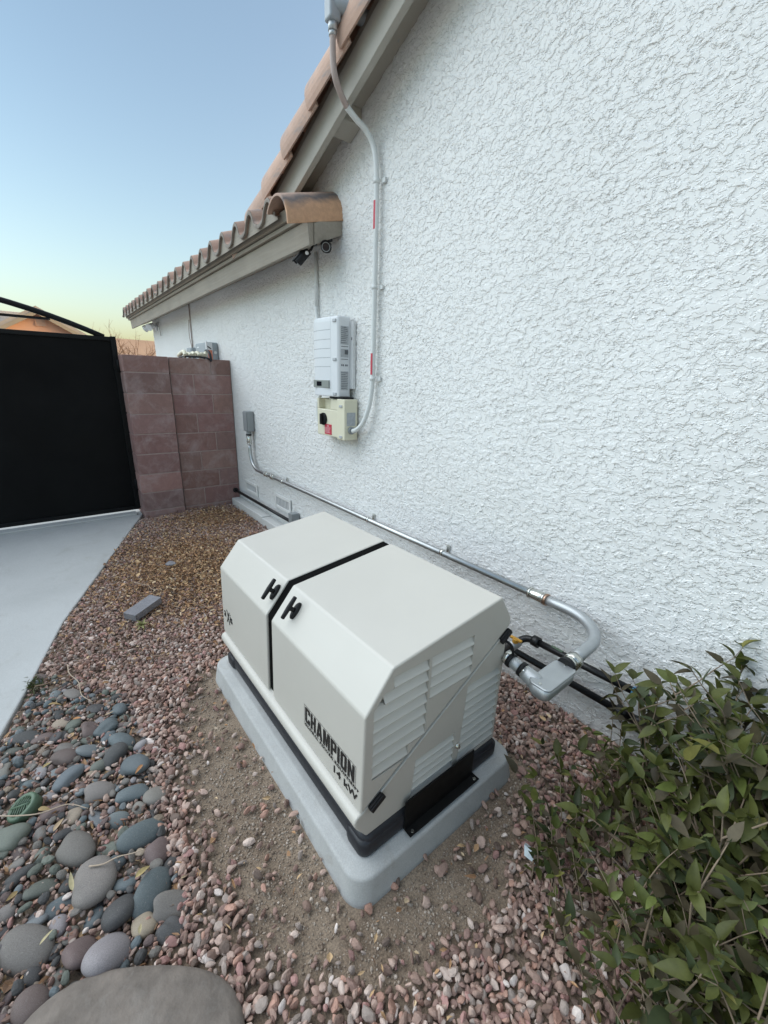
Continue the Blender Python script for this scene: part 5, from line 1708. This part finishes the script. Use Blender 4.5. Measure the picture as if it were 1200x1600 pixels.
    # dry leaves lying on the stones, and sticks
    places = [(-1.24, -1.99, 'pale yellow', 'beside the largest round warm grey stone'), (-1.165, -1.835, 'yellow', 'between the dark stones near the gravel'), (-1.62, -2.07, 'ochre', 'across the green drain grate'),
              (-1.0, -1.85, 'pale yellow', 'beside the pale lilac stone'), (-2.05, -1.945, 'orange', 'curled among the upper river stones'), (-1.99, -1.83, 'tan', 'near the slate blue stone at the bed top'),
              (-1.77, -2.19, 'orange', 'at the driveway edge by the drain'), (-1.49, -2.03, 'tan', 'on the stones below the drain grate'), (-1.34, -2.12, 'ochre', 'on the stones far left of the rock'),
              (-1.14, -2.07, 'pale yellow', 'just left of the smooth taupe rock'), (-2.22, -2.03, 'ochre', 'by the driveway near the top of the bed'), (-1.60, -1.74, 'orange', 'on the pink gravel edge'),
              (-2.38, -2.00, 'tan', 'beside the driveway above the stones'), (-1.83, -2.03, 'yellow', 'among dark stones above the drain grate'), (-0.31, -0.86, 'yellow', 'on the gravel under the shrub'), (-0.55, -0.60, 'pale green', 'on the dirt by the pad corner')]
    LC = {'pale yellow': (0.40, 0.34, 0.20), 'yellow': (0.38, 0.30, 0.14), 'ochre': (0.38, 0.27, 0.13), 'orange': (0.40, 0.20, 0.09), 'tan': (0.42, 0.31, 0.20), 'pale green': (0.34, 0.36, 0.17)}
    for x, y, c, where in places:
        V, F = leaf_template(7, rng.uniform(0.3, 0.8), rng.uniform(-0.5, 0.9), rng.uniform(0.28, 0.42))
        k = rng.uniform(0.85, 1.15); s = rng.uniform(0.032, 0.055)
        cc = np.tile(np.array(LC[c])*k, (len(V), 1))
        o = np_mesh('fallen_leaf', V*s, F, MT['litter'], tint=cc, smooth=True)
        o.location = (x-s*0.5*0, y, 0.052 if inside(COBBLE_BED, np.array([x]), np.array([y]))[0] else 0.034)
        o.rotation_euler = (rng.normal(0, .2), rng.normal(0, .2), rng.uniform(0, 2*PI))
        tag(o, c+' fallen leaf '+where, 'leaf', 'fallen leaves on the stones')
    sticks = [(-2.33, -1.90, 0.42, 12, 'long pale stick crossing the gravel above the river stones'), (-2.55, -1.74, 0.36, 30, 'thin straight stick on the pink gravel beyond the river stones'),
              (-1.60, -2.06, 0.30, 62, 'dry grass stalk lying over the stones beside the drain grate'), (-1.27, -1.87, 0.16, 70, 'short pale straw between two slate stones'),
              (-2.44, -1.98, 0.20, 100, 'bent twig beside the driveway edge'), (-3.30, -1.42, 0.30, 25, 'pale stick in the leaf litter by the driveway'),
              (-4.85, -0.30, 0.40, 10, 'pale wood splinter at the foot of the block wall'), (-2.62, -1.32, 0.14, 120, 'short white straw on the gravel left of the generator'),
              (-1.62, -1.44, 0.03, 20, 'tiny white chip of wood on the bare dirt'), (-2.30, -1.45, 0.28, 65, 'thin brown twig on the gravel before the pad corner')]
    for x, y, L, h, lab in sticks:
        m = MB()
        d = Vector((math.cos(math.radians(h)), math.sin(math.radians(h)), 0)); nn = Vector((-d.y, d.x, 0))
        z = 0.045 if 'stones' in lab or 'slate' in lab else 0.036
        pts = [Vector((x, y, z))+d*L*(u-0.5)+nn*rng.normal(0, 0.012*L/0.3)+Vector((0, 0, rng.uniform(-.004, .006))) for u in (0, .25, .5, .75, 1)]
        w = 0.0028 if L > 0.1 else 0.005
        m.tube(smooth_path(pts, 4), [w*(1-0.5*k/16) for k in range(17)], 6)
        o = m.build('twig', mat('dry_twig', (0.46, 0.36, 0.27) if 'pale' in lab or 'white' in lab or 'dry' in lab else (0.24, 0.16, 0.11), 0.85, var=0.15))
        tag(o, lab, 'twig', 'twigs on the ground')
build_ground_things()

# ------------------------------------------------------------------ the shrub
def build_shrub():
    rng = np.random.default_rng(8)
    t = thing('shrub', 'dark leafy green shrub with thin stems growing against the white wall', 'shrub', (-0.1, -0.55, 0))
    m = MB()
    LV, LF = leaf_template(5, 0.35, 0.5, 0.52)
    vs = []; fs = []; ts = []; nleaf = 0
    def leaf(p, d, size, colour):
        nonlocal nleaf
        d = np.array(d)/np.linalg.norm(d)
        upv = np.array([rng.normal(0, .35), rng.normal(0, .35), 1.0])
        side = np.cross(upv, d); side /= np.linalg.norm(side); nz = np.cross(d, side)
        R = np.stack([d, side, nz], 1)
        V = LV*np.array([1, rng.uniform(0.8, 1.15), rng.uniform(0.2, 1.8)])
        vs.append((V*size)@R.T+np.array(p)); fs.append(LF+len(LV)*nleaf); nleaf += 1
        ts.extend([colour]*len(LV))
    def colour():
        u = rng.uniform(); k = rng.uniform(0.7, 1.25)
        c = (0.082, 0.090, 0.024)
        if u < 0.22: c = (0.085, 0.070, 0.042)
        elif u < 0.34: c = (0.105, 0.128, 0.032)
        elif u < 0.50: c = (0.050, 0.066, 0.026)
        elif u < 0.53: c = (0.17, 0.16, 0.045)
        return (c[0]*k, c[1]*k, c[2]*k)
    def stem(p, d, L, r, depth, big=1.0):
        n = max(4, int(L/0.055))
        pts = [Vector(p)]
        d = Vector(d).normalized()
        for k in range(n):
            d = (d+Vector(rng.normal(0, 0.10, 3))+Vector((0, 0, 0.02-0.05*(k/n)))).normalized()
            q = pts[-1]+d*(L/n)
            if q.y > -0.03: q.y = -0.03-rng.uniform(0, .02)
            pts.append(q)
        m.tube(pts, [r*(1-0.65*k/n) for k in range(n+1)], 6, caps=False)
        for k in range(1, n+1):
            f = k/n
            if f < 0.15 and depth > 0: continue
            for s in (-1, 1):
                if rng.uniform() < 0.14: continue
                a = rng.uniform(0, 2*PI)
                side = d.cross(Vector((math.cos(a), math.sin(a), 0.3))).normalized()*s
                ld = side*0.9+d*0.45+Vector((0, 0, rng.normal(-0.12, 0.3)))
                leaf(pts[k], ld, rng.uniform(0.048, 0.082)*big*np.interp(pts[k].y, [-0.95, -0.35], [0.56, 1.02]), colour())
        leaf(pts[-1], d+Vector((0, 0, -.2)), rng.uniform(0.045, 0.07), colour())
        if depth > 0:
            for _ in range(rng.integers(3, 6)):
                k = rng.integers(max(1, n//4), n)
                a = rng.uniform(0, 2*PI)
                nd = (d*0.75+Vector((math.cos(a), math.sin(a), rng.uniform(0, 0.5)))*0.8).normalized()
                stem(pts[k], nd, L*rng.uniform(0.32, 0.55), r*0.55, depth-1, big*0.92)
    roots = [(-0.34, -0.16), (-0.28, -0.24), (-0.24, -0.13), (-0.38, -0.28), (-0.20, -0.30), (-0.31, -0.36), (-0.16, -0.18)]
    roots += [(rng.uniform(-0.10, 0.22), rng.uniform(-1.02, -0.45)) for _ in range(30)]
    for k in range(130):
        x = rng.uniform(-0.20, 0.52); y = rng.uniform(-1.0, -0.14)
        if x < -0.20+0.9*(abs(y+0.5))*0.35: continue
        roots.append((x, y))
    for x, y in roots:
        lean = Vector((rng.normal((x-0.05)*0.55, 0.20), rng.normal((y+0.55)*0.55, 0.20), 1.0))
        h = 0.46+0.26*np.clip((y+0.95)/0.7, 0, 1)-0.18*np.clip((-0.05-x)/0.3, 0, 1)
        L = h*rng.uniform(0.70, 1.0)
        stem((x*0.75+0.02, y*0.8-0.1, 0.0), lean, L, rng.uniform(0.0035, 0.006), 1, 1.12 if x > -0.05 else 0.95)
    # low suckers at the outer edge
    for k in range(64):
        y = rng.uniform(-1.02, -0.22); x = -0.24-0.12*math.sin((y+1.0)*3.4)+rng.normal(0, 0.07)+max(0, -0.75-y)*0.65
        stem((x, y, 0.0), (rng.normal(-0.15, .3), rng.normal(0, .3), 1), rng.uniform(0.14, 0.36), 0.0028, 0, 0.72)
    m.build('stems', MT['stem'], t)
    np_mesh('foliage', np.concatenate(vs), np.concatenate(fs), MT['leaf'], t, tint=np.array(ts), smooth=True)
    print('leaves', nleaf)
build_shrub()
